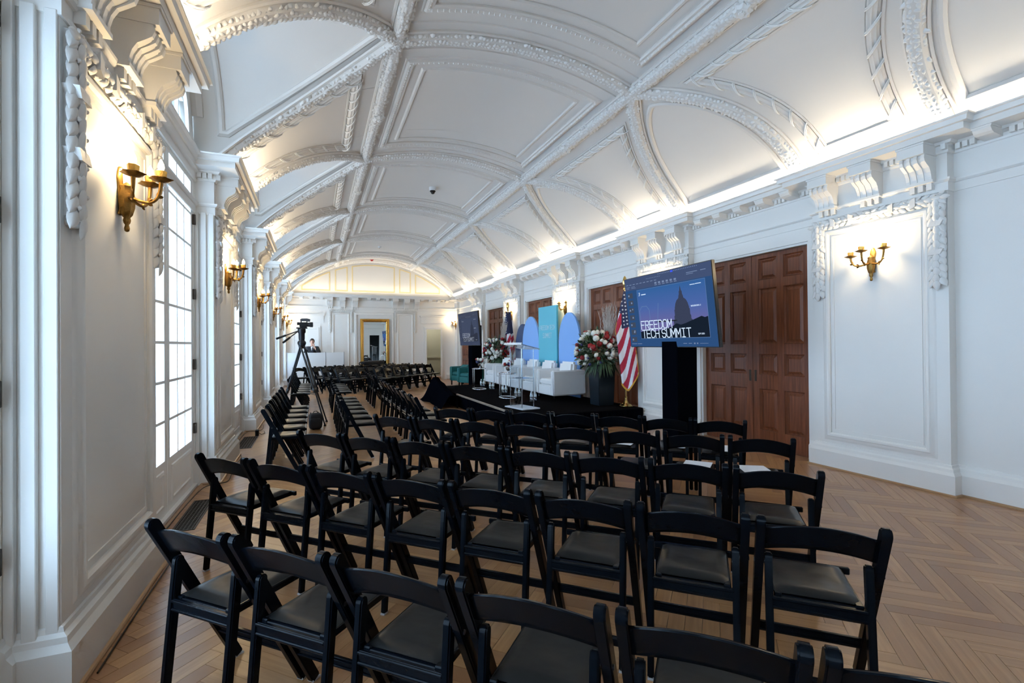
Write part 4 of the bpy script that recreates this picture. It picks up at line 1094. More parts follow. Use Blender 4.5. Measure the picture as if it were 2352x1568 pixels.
# ---------------------------------------------------------------- armchairs
def rbox(name, mt, parent, c, d, bev=.03, seg=3):
    return MB().cbox(c, d).build(name, mt, parent, bevel=bev, seg=seg, smooth=.9)
def armchair(name, label, loc, rz, mt, w_, d_, harm, hback, leg, group, legm):
    R_ = thing(name, label, 'armchair', loc, rz, group)          # faces local -Y
    arm = .12; hw = w_/2; b0 = leg
    rbox('base', mt, R_, (0, .0, b0+.10), (w_-2*arm+.01, d_-.02, .20), .015)
    for s in (-1, 1): rbox('arm', mt, R_, (s*(hw-arm/2), 0, b0+(harm-b0)/2), (arm, d_, harm-b0), .022)
    rbox('back', mt, R_, (0, d_/2-.075, b0+(harm-b0)/2), (w_-2*arm+.01, .15, harm-b0), .022)
    sc_ = rbox('seat_cushion', mt, R_, (0, -.06, b0+.20+.065), (w_-2*arm-.006, d_-.17, .13), .03)
    bc_ = MB().cbox((0, 0, 0), (w_-2*arm-.01, .15, hback-b0-.30)).build('back_cushion', mt, R_, bevel=.05, seg=4, smooth=.9); bc_.location = (0, d_/2-.20, (hback+b0+.30)/2); bc_.rotation_euler.x = -.14
    for sx in (-1, 1):
        for sy in (-1, 1): MB().bar((sx*(hw-.06), sy*(d_/2-.06), leg+.02), (sx*(hw-.06), sy*(d_/2-.06), 0), .035, .035, (1, 0, 0)).build('leg', legm, R_)
    return R_
lab5 = ['white leather armchair at the near end of the stage row', 'second white leather armchair from the near end of the stage row', 'middle white leather armchair of the five on the stage', 'fourth white leather armchair, partly behind the clear lectern', 'white leather armchair at the far end of the stage row']
for k in range(5):
    armchair('white_armchair', lab5[k], (4.87+.018*k, 9.14+.925*k, SZ), -PI/2, M['leather'], .83, .77, .635, .80, .12, 'white armchairs in a row on the stage', M['chrome'])
for k, (y, lb) in enumerate(((16.25, 'teal velvet tub armchair nearer the stage, on the parquet'), (17.25, 'teal velvet tub armchair farther from the stage, on the parquet'))):
    armchair('teal_armchair', lb, (5.08, y, 0), -1.15, M['teal'], .70, .68, .68, .74, .16, 'teal armchairs beyond the stage', M['black'])

# ---------------------------------------------------------------- steel side tables, vases, bottles
def side_table(loc, lab):
    R_ = thing('side_table', lab, 'table', loc, 0, 'steel side tables on the stage'); a, b = .17, .25
    def ell(z, n=36): return [(a*math.cos(2*PI*j/n), b*math.sin(2*PI*j/n), z) for j in range(n+1)]
    MB().tube(ell(.013), .013, 8).build('base_ring', M['chrome'], R_, smooth=.8)
    MB().tube(ell(.548), .011, 8).build('top_ring', M['chrome'], R_, smooth=.8)
    MB().poly([(p[0]*.96, p[1]*.96, .548) for p in ell(0)[:-1]], (0, 0, 1), .008).build('glass_top', M['acrylic'], R_)
    for y in (b*.93, b*.70): 
        x = -a*math.sqrt(max(0, 1-(y/b)**2)); MB().tube([(x, y, .013), (x, y, .548)], .011, 8).build('post', M['chrome'], R_, smooth=.8)
    return R_
def rose_mesh(): 
    m = MB()
    def f(u, v):
        th = 2*PI*u; ph = PI*v; r = 1+.16*math.sin(3*th+9*ph)*math.sin(ph)+.09*math.sin(5*th-11*ph); return (r*math.sin(ph)*math.cos(th), r*math.sin(ph)*math.sin(th), .85*r*math.cos(ph))
    return m.grid(f, 18, 14)
ROSE = {k: proto(rose_mesh(), nm, M[k], smooth=4) for k, nm in (('rose_w', 'white_rose'), ('rose_r', 'red_rose'), ('flower_b', 'blue_bloom'))}
def bloom(k, parent, p, r, rng): return inst(ROSE[k], parent, p, (rng.uniform(0, 3), rng.uniform(0, 3), rng.uniform(0, 6)), (r, r, r*.9))
def vase(loc, lab, seed):
    rng = random.Random(seed); R_ = thing('flower_vase', lab, 'vase', loc, 0, 'small flower vases on the side tables')
    MB().lathe([(.035, 0), (.035, .008), (.012, .02), (.012, .035), (.045, .06), (.058, .09), (.060, .125), (.052, .125), (.05, .09), (.02, .05)], 18).build('goblet', M['silver'], R_, smooth=.8)
    for i in range(11):
        a = rng.uniform(0, 6.3); r = rng.uniform(.02, .105); k = ['rose_w', 'rose_r', 'rose_w', 'rose_r', 'flower_b'][i % 5]
        bloom(k, R_, (r*math.cos(a), r*math.sin(a)*1.2, .16+.07*rng.random()+.03*(1-r*9)), rng.uniform(.034, .05), rng)
    g = MB()
    for i in range(26):
        a = rng.uniform(0, 6.3); d = Vector((math.cos(a), math.sin(a), rng.uniform(-.1, .8))); g.leaf(Vector((0, 0, .14))+d*.05, d, (0, 0, 1), .09, .03, .006)
    g.build('foliage', M['green'], R_)
for (x, y), lb, lv, sd in (((3.93, 9.86), 'oval chrome side table nearer the lectern', 'silver vase of red and white roses on the nearer side table', 1), ((4.02, 12.1), 'oval chrome side table farther from the lectern', 'silver vase of red and white roses on the farther side table', 2)):
    side_table((x, y, SZ), lb); vase((x+.02, y-.02, SZ+.557), lv, sd)
def bottle(x, y, lab):
    R_ = thing('water_bottle', lab, 'bottle', (x, y, SZ), 0, 'water bottles standing on the stage')
    MB().lathe([(.028, 0), (.032, .006), (.032, .05), (.029, .055), (.032, .06), (.032, .12), (.028, .145), (.014, .17), (.013, .185)], 14).build('bottle_body', M['bottle'], R_, smooth=.8)
    MB().lathe([(.0325, .075), (.0328, .076), (.0328, .114), (.0325, .115)], 14).build('wrapper', M['print'], R_, smooth=.8)
    MB().lathe([(.015, .18), (.015, .2), (.012, .202)], 12).build('cap', M['print'], R_, smooth=.8)
for k, (x, y) in enumerate(((4.22, 9.22), (4.20, 10.02), (4.26, 10.98), (4.30, 12.02), (4.37, 12.97))):
    for q in (0, 1): bottle(x+.07*q, y-.03*q, '%s water bottle of the pair before the %s armchair from the near end' % (('nearer', 'farther')[q], ORD[k]))

# ---------------------------------------------------------------- lectern
def lectern():
    R_ = thing('lectern', 'clear acrylic lectern with shelf at the front of the stage', 'lectern', (3.56, 8.2, SZ), .18)
    A = M['acrylic']
    MB().box(-.19, -.31, 0, .19, .31, .022).build('base', mat('frosted_acrylic', (.62, .66, .72), .25, spec=.6), R_, bevel=.004)
    MB().box(-.13, -.20, .022, -.115, .20, 1.08).build('front_panel', A, R_)
    for s, n in ((-.20, 0), (.185, 1)): MB().box(-.13, s, .022, .13, s+.015, 1.10).build('side_panel', A, R_)
    ed = MB()  # added bars, shinier than the panels, imitate edges catching light
    for y in (-.1925, .1925):
        for x in (-.131, .131): ed.box(x-.004, y-.0085, .022, x+.004, y+.0085, 1.10)
    ed.box(.118, -.185, .549, .124, .185, .563); ed.build('edge_highlights', M['edge'], R_)
    MB().box(-.115, -.185, .55, .118, .185, .562).build('shelf', A, R_)
    t = MB().box(-.20, -.30, 0, .20, .30, .016).build('top', A, R_); t.location = (0.0, 0, 1.13); t.rotation_euler.y = .22
    MB().box(-.212, -.30, .0, -.2005, .30, .04).build('lip', M['edge'], t)
    q = MB(); q.box(.2005, -.30, 0, .207, .30, .016); q.box(-.20, -.307, 0, .20, -.3005, .016); q.box(-.20, .3005, 0, .20, .307, .016); q.build('edge_highlights', M['edge'], t)
lectern()

# ---------------------------------------------------------------- bouquets
def bouquet(loc, lab, seed, ph, mirror=1):
    rng = random.Random(seed); R_ = thing('flower_bouquet', lab, 'flowers', loc, 0, 'tall bouquets on the stage')
    m = MB(); m.add([(a*.165, b*.165, 0) for a, b in ((-1,-1),(1,-1),(1,1),(-1,1))] + [(a*.19, b*.19, ph) for a, b in ((-1,-1),(1,-1),(1,1),(-1,1))], [(3,2,1,0),(4,5,6,7),(0,1,5,4),(1,2,6,5),(2,3,7,6),(3,0,4,7)])
    m.build('planter', M['planter'], R_, bevel=.008, seg=2)
    cz = ph+.27; ks = ['rose_w', 'rose_r', 'rose_w', 'rose_w', 'flower_b', 'rose_w', 'rose_r', 'rose_w', 'rose_r', 'flower_b']
    for i in range(84):
        th = rng.uniform(PI*.55, PI*1.75); el = rng.uniform(-.75, 1.15); r = rng.uniform(.32, .43)
        p = (r*math.cos(th)*math.cos(el)-.06, r*math.sin(th)*math.cos(el)*1.05+.07, cz+r*.95*math.sin(el))
        k = ks[i % 10]; bloom(k, R_, p, rng.uniform(.034, .060) if k == 'rose_w' else rng.uniform(.038, .055) if k == 'rose_r' else rng.uniform(.02, .03), rng)
    g = MB(); g2 = MB()
    for i in range(700):
        d = Vector((rng.gauss(0, 1), rng.gauss(0, 1), rng.gauss(.0, .8))).normalized(); p = Vector((-.05, .06, cz))+d*rng.uniform(.12, .38)
        (g if i % 3 else g2).leaf(p, d+Vector((0, 0, rng.uniform(-.5, .5))), Vector((rng.gauss(0, 1), rng.gauss(0, 1), 1)), rng.uniform(.07, .15), .04, .008)
    for i in range(170):                                    # trailing needles over the rim
        a = rng.uniform(0, 6.3); p = Vector((.22*math.cos(a), .22*math.sin(a), ph+.05)); g.leaf(p, (math.cos(a)*.5, math.sin(a)*.5, -1), (math.cos(a), math.sin(a), .2), rng.uniform(.14, .36), .016, .003)
    g.build('dark_foliage', M['green'], R_, kind='stuff'); g2.build('pale_foliage', M['sage'], R_, kind='stuff')
    for i in range(44):
        a = rng.uniform(-1.3, 1.5); b = rng.uniform(-.15, .12); L = rng.uniform(.55, .80); sp_ = rng.uniform(.25, .75)*(1 if i % 3 else .4)
        d = Vector((.10*math.cos(a)+.06, mirror*sp_*(rng.random()*1.4-.45), 1)).normalized(); p0 = Vector((.08, mirror*rng.uniform(-.22, .06), cz+.15)); q = []
        for j in range(7): q.append(p0+d*(L*j/6)+Vector((rng.uniform(-.012, .012), rng.uniform(-.02, .02)*j/3, 0)))
        t = MB().tube(q, [.010-.0011*j for j in range(7)], 5)
        for j in (2, 3, 4, 5): t.tube([q[j], q[j]+Vector((rng.uniform(-.04, .04), rng.uniform(-.06, .06), .10))], [.004, .0015], 4)
        t.build('twig', M['twig'], R_)
    return R_
bouquet((5.16, 7.98, SZ), 'near bouquet of white and red roses with birch twigs in a dark planter', 4, .78)
bouquet((5.12, 13.43, SZ), 'far bouquet of white roses and twigs in a dark planter', 9, .74, -1)

# ---------------------------------------------------------------- flags
def star_mesh():
    pts = [(0, (.5 if j % 2 == 0 else .2)*math.sin(2*PI*j/10), (.5 if j % 2 == 0 else .2)*math.cos(2*PI*j/10)) for j in range(10)]
    return MB().poly(pts, (1, 0, 0), .06)
STAR = proto(star_mesh(), 'star', M['white'])
def flag(loc, lab, rz):
    R_ = thing('flag', lab, 'flag', loc, rz, 'flags on brass floor stands')
    MB().lathe([(.125, 0), (.13, .008), (.128, .022), (.11, .03), (.10, .045), (.075, .058), (.05, .075), (.038, .10), (.024, .115), (.022, .17), (.026, .175), (.026, .19), (.014, .195)], 24).build('stand', M['brass'], R_, smooth=.7)
    MB().tube([(0, 0, .15), (0, 0, 2.22)], .013, 12).build('pole', M['brass'], R_, smooth=.8)
    f = MB(); f.lathe([(.014, 2.18), (.026, 2.19), (.030, 2.22), (.016, 2.24), (.022, 2.26), (.038, 2.29), (.044, 2.34), (.036, 2.385), (.03, 2.41), (.018, 2.435), (.005, 2.45)], 14, flute=.10, fl_n=6); f.build('finial', M['brass'], R_, smooth=.8)
    # cloth gathered on the pole: local -X faces the audience, Y across
    ZT_, ZB_ = 2.16, .37
    def outline(v):
        L_ = -.02-.155*min(1, (v/.42))**.9 + (.11*max(0, (v-.42)/.58)**.9 if v > .42 else 0); Rr = .015+.225*v**.72
        return L_, Rr
    def pos(u, v):
        a, b = outline(v); y = a+(b-a)*u; zl = ZB_-.04+.30*max(0, (u-.38)/.62)**1.3+.12*max(0, (.38-u)/.38)**1.5; z = ZT_-(ZT_-zl)*v
        x = -.035-.045*math.sin(u*PI) - .028*math.sin(u*9.5+1.2*v)*min(1, 2.2*v) - .02*v
        return (x, -y, z)
    def colour(u, v):
        a, b = outline(v); y = a+(b-a)*u; z = (ZT_-ZB_)*v
        s = y*.94+z*.34; t = -y*.34+z*.94                     # s across the stripes, t along them
        if t < .66 and s > -.02 and not (y < -.06 and z > .42): return 2
        return 0 if int(math.floor((s+.60)/.083)) % 2 == 0 else 1
    cl = MB(); cl.grid(pos, 70, 150, mf=colour); cl.build('cloth', [M['red'], M['white'], M['blue']], R_, smooth=4, solid=.0)
    cb = MB(); cb.grid(lambda u, v: (pos(u, v)[0]+.09+.03*math.sin(u*8), pos(u, v)[1], pos(u, v)[2]), 24, 60, mf=colour); cb.build('cloth_back', [M['red'], M['white'], M['blue']], R_, smooth=4)
    fr = MB(); edge = [pos(u, 1) for u in np.linspace(0, 1, 24)] ; right = [pos(1, v) for v in np.linspace(.72, 1, 10)]; left = [pos(0, v) for v in np.linspace(.34, .46, 6)]
    for pts in (edge, right, left):
        for p, q in zip(pts[:-1], pts[1:]):
            p, q = Vector(p), Vector(q); t = (q-p)
            for j in range(4):
                c = p+t*(j/4); fr.bar(c, c+Vector((-.002, 0, -.035)), .012, .006, (1, 0, 0))
    fr.build('fringe', M['fringe'], R_)
    k = 0
    for r in range(9):
        for c in range(6):
            t = .07+.066*r; s = .02+.062*c+(.031 if r % 2 else 0)
            y = s*.94-t*.34; z = s*.34+t*.94; v = z/(ZT_-ZB_)
            if v <= .02 or v > .55: continue
            a, b = outline(v); u = (y-a)/(b-a)
            if .07 < u < .93 and colour(u, v) == 2 and colour(min(u+.05, .99), v) == 2:
                p = pos(u, v); dz = Vector(pos(min(u+.02, 1), v))-Vector(pos(u, v)); ang = math.atan2(dz.x, -dz.y)
                inst(STAR, R_, (p[0]-.004, p[1], p[2]), (.25, 0, -ang*.0), (.05, .042, .042)); k += 1
    return R_
flag((5.39, 7.52, SZ), 'striped flag with gold fringe on a brass stand, beside the large screen', .85)
flag((5.36, 13.36, SZ), 'folded striped flag behind the far bouquet', .35)

# ================================================================ FAR END: mirror, desk, man
def build_mirror():
    R_ = thing('standing_mirror', 'tall gilt framed mirror against the far wall', 'mirror', (2.265, YE-.055, 0))
    w2, zt, zb_ = .575, 2.57, .06
    MB().box(-w2+.05, -.012, zb_+.05, w2-.05, .03, zt-.05).build('glass', M['mirror'], R_)
    f = MB(); pts = [(-w2+.06, 0, zb_+.06), (-w2+.06, 0, zt-.06), (w2-.06, 0, zt-.06), (w2-.06, 0, zb_+.06)]
    f.sweep(pts, [(0, -1, 0)]*4, [(-.07, -.03), (-.07, .03), (-.045, .05), (-.02, .035), (.0, .05), (.03, .04), (.05, .015), (.06, -.01)], closed=True)
    fo = f.build('frame', M['gold'], R_, smooth=.5)
    g = MB(); rng = random.Random(2)
    for a, b in zip(pts, pts[1:]+pts[:1]):
        a, b = Vector(a), Vector(b); L = (b-a).length; t = (b-a)/L
        for j in range(int(L/.035)):
            c = a+t*(j*.035); sd = Vector((0, -1, 0)).cross(t)
            g.leaf(c+Vector((0, -.045, 0))-sd*.03, (t+sd*rng.uniform(-1, 1)), (0, -1, 0), .06, .035, .02)
    g.build('carving', M['gold'], fo, kind='stuff')
build_mirror()
def build_desk():
    R_ = thing('desk', 'white fronted control desk at the far end of the hall', 'desk', (.03, 19.2, 0))
    for j in range(3):
        x = -.97+.65*j
        MB().box(x+.012, 0, .08, x+.638, .02, 1.235).build('front_panel', M['plastic'], R_, bevel=.003)
    for j in range(4):
        x = -.97+.65*j; p = MB(); p.box(x-.012, -.006, 0, x+.012, .03, 1.26); p.build('post', mat('desk_post_%d' % j, (.42, .42, .44), .4, .6), R_, bevel=.002)
    MB().box(-.98, .02, 1.0, .99, .48, 1.03).build('top', M['plastic'], R_, bevel=.003)
    for x in (-.95, .96): MB().box(x-.02, .44, 0, x+.02, .48, 1.0).build('leg', M['blackmetal'], R_)
build_desk()
def skin_obj(name, verts, edges, rad, mt, parent, sub=2, root=0):
    me = bpy.data.meshes.new(name); me.from_pydata(verts, edges, []); me.materials.append(mt)
    o = bpy.data.objects.new(name, me); COL.objects.link(o); o.parent = parent
    md = o.modifiers.new('skin', 'SKIN'); md.use_smooth_shade = True
    sv = me.skin_vertices[0].data
    for i, r in enumerate(rad):
        r = r if isinstance(r, tuple) else (r, r); sv[i].radius = r; sv[i].use_root = (i == root)
    if sub:
        s = o.modifiers.new('sub', 'SUBSURF'); s.levels = sub; s.render_levels = sub
    return o
def build_man():
    R_ = thing('person', 'man in a dark suit bowing his head, hand to his chin, behind the white desk', 'person', (-.10, 19.92, 0))
    # faces -Y; x to the picture's right
    V_ = [(0, 0, .96), (0, -.02, 1.12), (0, -.05, 1.28), (0, -.07, 1.41), (0, -.09, 1.50), (0, -.115, 1.56), (0, -.135, 1.64), (0, -.125, 1.715),
          (-.17, -.06, 1.41), (-.25, -.10, 1.20), (-.20, -.30, 1.09), (-.08, -.36, 1.075),            # arm resting on the desk
          (.17, -.06, 1.41), (.25, -.16, 1.22), (.13, -.28, 1.34), (.07, -.255, 1.46),                  # arm raised to the chin
          (-.09, 0, .90), (-.10, -.02, .50), (-.10, .03, .09), (-.10, -.12, .045), (.09, 0, .90), (.10, -.02, .50), (.10, .03, .09), (.10, -.12, .045)]
    E_ = [(0,1),(1,2),(2,3),(3,4),(4,5),(5,6),(6,7),(3,8),(8,9),(9,10),(10,11),(3,12),(12,13),(13,14),(14,15),(0,16),(16,17),(17,18),(18,19),(0,20),(20,21),(21,22),(22,23)]
    rd = [(.14,.10), (.13,.095), (.14,.10), (.13,.085), .052, .060, (.078,.092), (.07,.085), .055, .042, .034, .026, .055, .042, .034, .026, .08, .058, .042, .035, .08, .058, .042, .035]
    # fingers: hand by the chin and hand on the desk
    def hand(base, wrist, d, spread, L):
        o = len(V_); V_.append(base); E_.append((wrist, o)); rd.append((.030, .016)); d = Vector(d); s = Vector(spread)
        for k, (q, l) in enumerate(((-1.5, .8), (-.5, 1.0), (.5, .95), (1.5, .75))):
            b = Vector(base)+s*q; i = len(V_); V_.append(tuple(b+d*L*.45*l)); V_.append(tuple(b+d*L*.85*l+Vector((0, .012, -.004)))); E_.append((o, i)); E_.append((i, i+1)); rd.extend((.0095, .0075))
        i = len(V_); V_.append(tuple(Vector(base)+s*2.2+d*.01)); V_.append(tuple(Vector(base)+s*2.6+d*.04)); E_.append((o, i)); E_.append((i, i+1)); rd.extend((.011, .009))
    hand((.045, -.245, 1.515), 15, (-.25, .12, .95), (.016, 0, .004), .085)
    hand((-.02, -.385, 1.065), 11, (.95, -.2, -.05), (.004, .016, 0), .085)
    body = skin_obj('body', V_, E_, rd, M['skin'], R_, 2)
    # face: nose, brow, eyes, ears; hair
    fc = MB(); fc.add([(-.016, -.205, 1.615), (.016, -.205, 1.615), (0, -.237, 1.618), (0, -.212, 1.665)], [(0, 1, 2), (0, 2, 3), (1, 3, 2), (0, 3, 1)]); fc.build('nose', M['skin'], R_)
    for s in (-1, 1):
        MB().lathe([(.001, -.018), (.014, -.012), (.018, 0), (.014, .014), (.001, .022)], 8, (s*.083, -.125, 1.635), sx=.5).build('ear', M['skin'], R_, smooth=4)
        MB().lathe([(.001, -.007), (.010, 0), (.001, .007)], 8, (s*.032, -.216, 1.655), sy=.5).build('eye', M['hair'], R_, smooth=4)
    h = MB()
    def hr(u, v):
        th = 2*PI*u; fb = .5+.5*math.sin(th); ph = v*PI*(.36+.26*fb+.05*abs(math.cos(th))); r = 1+.05*math.sin(9*th)+.04*math.sin(17*th+3*ph); x, y, z = math.sin(ph)*math.cos(th), math.sin(ph)*math.sin(th), math.cos(ph)
        return (.084*r*x, -.118+.096*r*y+(.012 if y > 0 else 0), 1.672+.100*r*z-(.05*max(0, y)*math.sin(ph)))
    h.grid(hr, 24, 10); h.build('hair', M['hair'], R_, smooth=4)
    # clothes
    J = [(0, 0, .86), (0, -.02, 1.12), (0, -.05, 1.28), (0, -.07, 1.40), (0, -.075, 1.455), (-.18, -.06, 1.41), (-.26, -.10, 1.20), (-.21, -.29, 1.10), (-.13, -.335, 1.085), (.18, -.06, 1.41), (.26, -.16, 1.22), (.15, -.265, 1.32), (.10, -.26, 1.40)]
    JE = [(0,1),(1,2),(2,3),(3,4),(3,5),(5,6),(6,7),(7,8),(3,9),(9,10),(10,11),(11,12)]
    skin_obj('suit_jacket', J, JE, [(.19,.14), (.17,.125), (.185,.135), (.165,.115), (.085,.075), .082, .066, .056, .048, .082, .066, .056, .046], M['suit'], R_, 2)
    T = [(0, 0, .92), (-.095, 0, .86), (-.10, -.02, .50), (-.10, .03, .10), (.095, 0, .86), (.10, -.02, .50), (.10, .03, .10)]
    skin_obj('trousers', T, [(0,1),(1,2),(2,3),(0,4),(4,5),(5,6)], [(.16,.12), .10, .078, .062, .10, .078, .062], M['suit'], R_, 2)
    for s in (-1, 1):
        MB().lathe([(.05, 0), (.055, .03), (.045, .07), (.02, .09)], 12, (s*.10, -.04, 0), sy=2.2).build('shoe', M['black'], R_, smooth=.8)
    c = MB(); c.add([(-.055, -.175, 1.445), (.055, -.175, 1.445), (0, -.215, 1.20), (0, -.19, 1.47)], [(0, 2, 1), (0, 3, 2), (3, 1, 2), (0, 1, 3)]); c.build('shirt', M['white'], R_)
    c = MB(); c.poly([(-.016, -.212, 1.43), (.016, -.212, 1.43), (.024, -.222, 1.25), (0, -.226, 1.20), (-.024, -.222, 1.25)], (0, -1, 0), .008); c.build('tie', M['tie'], R_)
build_man()

# ================================================================ VIDEO CAMERA ON TRIPOD
def build_tripod():
    R_ = thing('camera_tripod', 'tall black tripod with two pan handles among the sideways chairs', 'tripod', (-.20, 9.75, 0))
    ap = Vector((-.03, 0, 1.52)); feet = [(.36, -.20, 0), (.40, .30, 0), (-.46, .10, 0)]
    for f in feet:
        f = Vector(f); d = (f-ap); sd = d.cross(Vector((0, 0, 1))).normalized()*.036; lg = MB()
        for s in (-1, 1): lg.tube([ap+sd*s*1.6+d*.02, ap+d*.60+sd*s], .0155, 8)
        lg.tube([ap+d*.50, f+Vector((0, 0, .02))], .0145, 8); lg.obox(ap+d*.55, sd*1.6, d.normalized()*.02, d.cross(sd).normalized()*.018)
        lo = lg.build('leg', M['blackmetal'], R_, smooth=.8)
        MB().lathe([(.022, 0), (.024, .02), (.012, .035)], 10, tuple(f)).build('foot', M['black'], lo)
    MB().lathe([(.05, 1.44), (.06, 1.50), (.075, 1.53), (.075, 1.56), (.05, 1.59), (.055, 1.63), (.055, 1.72), (.07, 1.74), (.07, 1.80), (.05, 1.82)], 18, (ap.x, ap.y, 0)).build('fluid_head', M['blackmetal'], R_, smooth=.7)
    MB().box(ap.x-.09, -.05, 1.81, ap.x+.10, .05, 1.832).build('head_plate', M['black'], R_, bevel=.004)
    for q in ((-.45, -.12, 1.62), (-.33, -.24, 1.55)):
        a = Vector((ap.x-.05, 0, 1.77)); b = Vector(q); h = MB().tube([a, a.lerp(b, .6)], .010, 8).build('pan_handle', M['blackmetal'], R_, smooth=.8)
        MB().tube([a.lerp(b, .58), b], .019, 10).build('grip', M['black'], h, smooth=.8)
    sp = MB()
    for f in feet: sp.bar(ap+(Vector(f)-ap)*.62, (ap.x, ap.y, .62), .018, .008)
    sp.build('spreader', M['blackmetal'], R_)
    C_ = thing('video_camera', 'black video camera with long lens on the tripod', 'camera', (-.215, 9.75, 1.834)); C_.scale = (.66, .8, .85)
    rbox('body', M['black'], C_, (.02, 0, .055), (.20, .11, .11), .012, 2)
    MB().tube([(.10, 0, .06), (.17, 0, .06), (.20, 0, .06), (.27, 0, .06)], [.045, .045, .055, .058], 18).build('lens', M['blackmetal'], C_, smooth=.6)
    MB().box(.20, -.075, .02, .275, .075, .10).build('lens_hood', M['black'], C_, bevel=.006)
    b = MB(); b.tube([(-.06, 0, .155), (-.02, 0, .165), (.12, 0, .165), (.20, 0, .15)], [.022, .030, .032, .028], 12); b.build('microphone', mat('grey_foam', (.06, .06, .065), .9), C_, smooth=.8)
    q = MB(); q.box(-.05, -.014, .105, -.02, .014, .15); q.box(.10, -.014, .105, .13, .014, .15); q.build('handle', M['black'], C_)
    MB().box(-.14, -.04, .05, -.07, .03, .11).build('viewfinder', M['black'], C_, bevel=.008)
build_tripod()

# ================================================================ BAGS, GRILLES, CABLES, CEILING DEVICES
def soft(name, mt, parent, c, d, seed=0, amp=.03):
    def f(u, v):
        th = 2*PI*u; ph = PI*v; e = .45; sp_ = lambda a: math.copysign(abs(a)**e, a)
        x, y, z = sp_(math.sin(ph))*sp_(math.cos(th)), sp_(math.sin(ph))*sp_(math.sin(th)), sp_(math.cos(ph)); r = 1+amp*math.sin(4*th+seed)*math.sin(3*ph+seed)
        return (c[0]+x*d[0]/2*r, c[1]+y*d[1]/2*r, c[2]+z*d[2]/2*(1+amp*.3*math.sin(5*th)))
    return MB().grid(f, 28, 18).build(name, mt, parent, smooth=4)
b = thing('backpack', 'dark backpack standing on the floor beside the sideways chairs', 'bag', (.0, 9.26, 0), .2); b.scale = (.8, .8, .8)
soft('bag_body', M['navybag'], b, (0, 0, .182), (.27, .24, .36), 1, .07); soft('front_pocket', M['navybag'], b, (-.03, -.13, .15), (.24, .10, .22), 2)
MB().tube([(-.05, 0, .355), (-.03, 0, .40), (.03, 0, .40), (.05, 0, .355)], .009, 6).build('top_handle', M['black'], b, smooth=.8)
for s in (-1, 1): MB().tube([(s*.08, .11, .36), (s*.09, .17, .28), (s*.09, .17, .15), (s*.08, .11, .06)], .012, 6).build('shoulder_strap', M['black'], b, smooth=.8)
b = thing('padded_case', 'long black padded case with a loop handle lying across the far chair backs', 'bag', (1.86, 17.72, .80), PI/4)
soft('case_body', M['navybag'], b, (.06, 0, .075), (1.12, .22, .14), 3, .02)
MB().tube([(-.50+.09*math.cos(a)-.06, 0, .06+.055*math.sin(a)) for a in np.linspace(.6, 2*PI-.6, 12)], .016, 8).build('loop_handle', M['black'], b, smooth=.8)
b = thing('power_box', 'small black power box at the skirting of the second window pier', 'box', (-.90, 9.0, 0))
MB().cbox((0, 0, .05), (.05, .10, .10)).build('case', M['black'], b, bevel=.005); MB().tube([(.02, 0, .05), (.06, .05, .012), (.10, .2, .006), (.07, .4, .006)], .005, 6).build('lead', M['cable'], b)
def grille(x0, x1, y0, y1, lab):
    R_ = thing('floor_grille', lab, 'vent', ((x0+x1)/2, (y0+y1)/2, .0), 0, 'floor heating grilles along the windows'); w2, l2 = (x1-x0)/2, (y1-y0)/2
    MB().box(-w2, -l2, -.006, w2, l2, .0008).build('pan', M['dark'], R_)  # black sheet in place of the shaded void below the slats
    f = MB(); f.box(-w2, -l2, 0, -w2+.014, l2, .005); f.box(w2-.014, -l2, 0, w2, l2, .005); f.box(-w2, -l2, 0, w2, -l2+.014, .005); f.box(-w2, l2-.014, 0, w2, l2, .005); f.build('rim', M['grille'], R_)
    n = int((y1-y0)/.033); src = None
    for j in range(n):
        y = -l2+.014+(2*l2-.028)*(j+.5)/n
        if src is None: src = MB().box(-w2+.01, -.0035, 0, w2-.01, .0035, .0045).build('slat', M['grille'], R_); o = src
        else: o = inst(src, R_)
        o.location.y = y
    for k in range(1, 6):
        q = MB().box(-.003, -l2+.01, 0, .003, l2-.01, .004).build('cross_bar', M['grille'], R_); q.location.x = -w2+2*w2*k/6
grille(-1.085, -.915, 4.60, 5.45, 'bronze floor grille below the nearest window in view')
grille(-1.085, -.87, 7.95, 8.95, 'bronze floor grille below the second window in view')
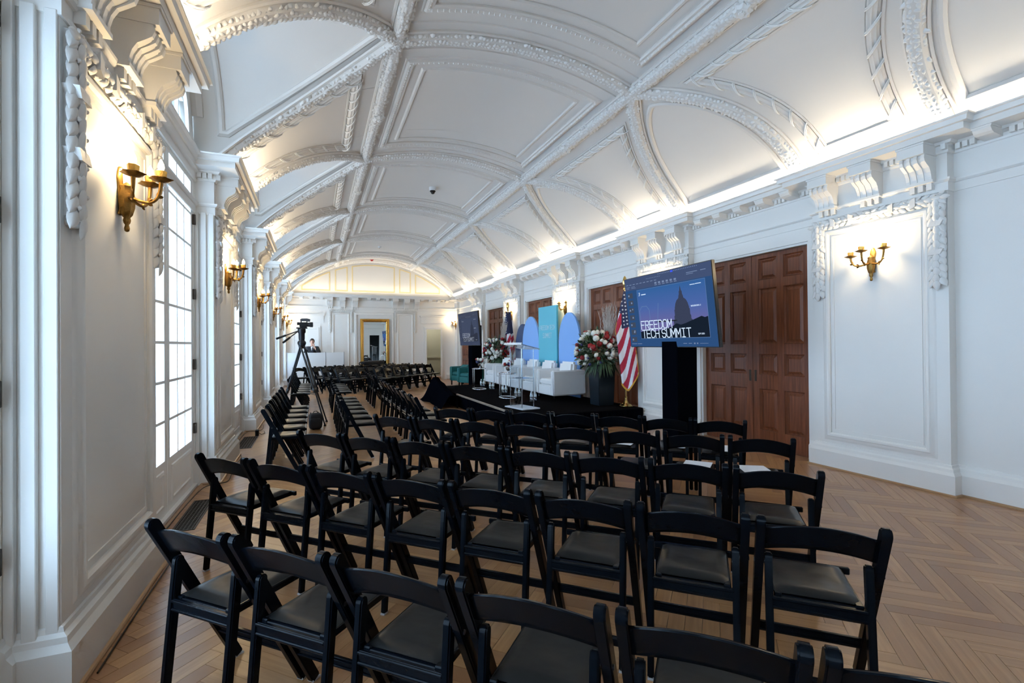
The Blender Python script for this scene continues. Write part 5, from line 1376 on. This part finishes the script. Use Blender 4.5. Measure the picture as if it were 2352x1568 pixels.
def cable(pts, lab):
    P_ = [Vector(p) for p in pts]; out = []
    for a, b_, c, d in zip([P_[0]]+P_[:-2], P_[:-1], P_[1:], P_[2:]+[P_[-1]]):
        for j in range(6):
            t = j/6; out.append(.5*((2*b_)+(-a+c)*t+(2*a-5*b_+4*c-d)*t*t+(-a+3*b_-3*c+d)*t**3))
    out.append(P_[-1]); o = MB().tube(out, .0045, 6).build('power_cable', M['cable'], smooth=.8); tag(o, lab, 'cable')
cable([(-.925, 2.75, .006), (-.93, 3.4, .006), (-.928, 3.95, .006), (-.94, 4.06, .006), (-1.10, 4.2, .036), (-1.105, 4.7, .036), (-1.10, 5.3, .036), (-1.07, 5.8, .034), (-.98, 5.98, .012), (-.90, 6.08, .006), (-.90, 6.3, .006), (-.925, 6.7, .006)], 'black cable running along the skirting below the nearest window')
cable([(-.925, 7.0, .006), (-.93, 7.4, .006), (-1.08, 7.62, .036), (-1.09, 8.3, .036), (-1.08, 9.2, .036), (-.95, 9.5, .008), (-.88, 9.62, .006), (-.90, 10.1, .006)], 'black cable running along the skirting below the second window')
def ceil_dev():
    z = zb(2.41-XC)
    R_ = thing('dome_camera', 'white security dome camera on the vault', 'camera', (2.41, 10.38, z))
    MB().lathe([(.075, .02), (.078, -.03), (.074, -.075), (.066, -.08), (.05, -.078)], 24).build('housing', M['plastic'], R_, smooth=.7)
    MB().lathe([(.060, -.076), (.060, -.098), (.050, -.102)], 24).build('collar', M['black'], R_, smooth=.7)
    MB().lathe([(.048, -.098), (.044, -.12), (.034, -.138), (.018, -.148), (.002, -.15)], 20).build('lens_dome', M['blackmetal'], R_, smooth=4)
    R_ = thing('smoke_detector', 'small white smoke detector high on the far vault', 'detector', (2.11, 17.26, zb(2.11-XC)))
    MB().lathe([(.055, .01), (.055, -.03), (.04, -.05), (.01, -.052)], 18).build('cover', M['plastic'], R_, smooth=.7); MB().lathe([(.015, -.05), (.012, -.062), (.002, -.064)], 10).build('sensor', M['hinge'], R_, smooth=.7)
    R_ = thing('alarm_beacon', 'red fire alarm beacon at the crown of the far arch', 'alarm', (2.13, 19.98, zb(2.13-XC)))
    MB().lathe([(.075, .02), (.075, -.02), (.07, -.028)], 18).build('base', M['redplastic'], R_, smooth=.7); MB().lathe([(.05, -.025), (.045, -.06), (.02, -.07), (.002, -.072)], 16).build('lens', M['redplastic'], R_, smooth=.7)
ceil_dev()
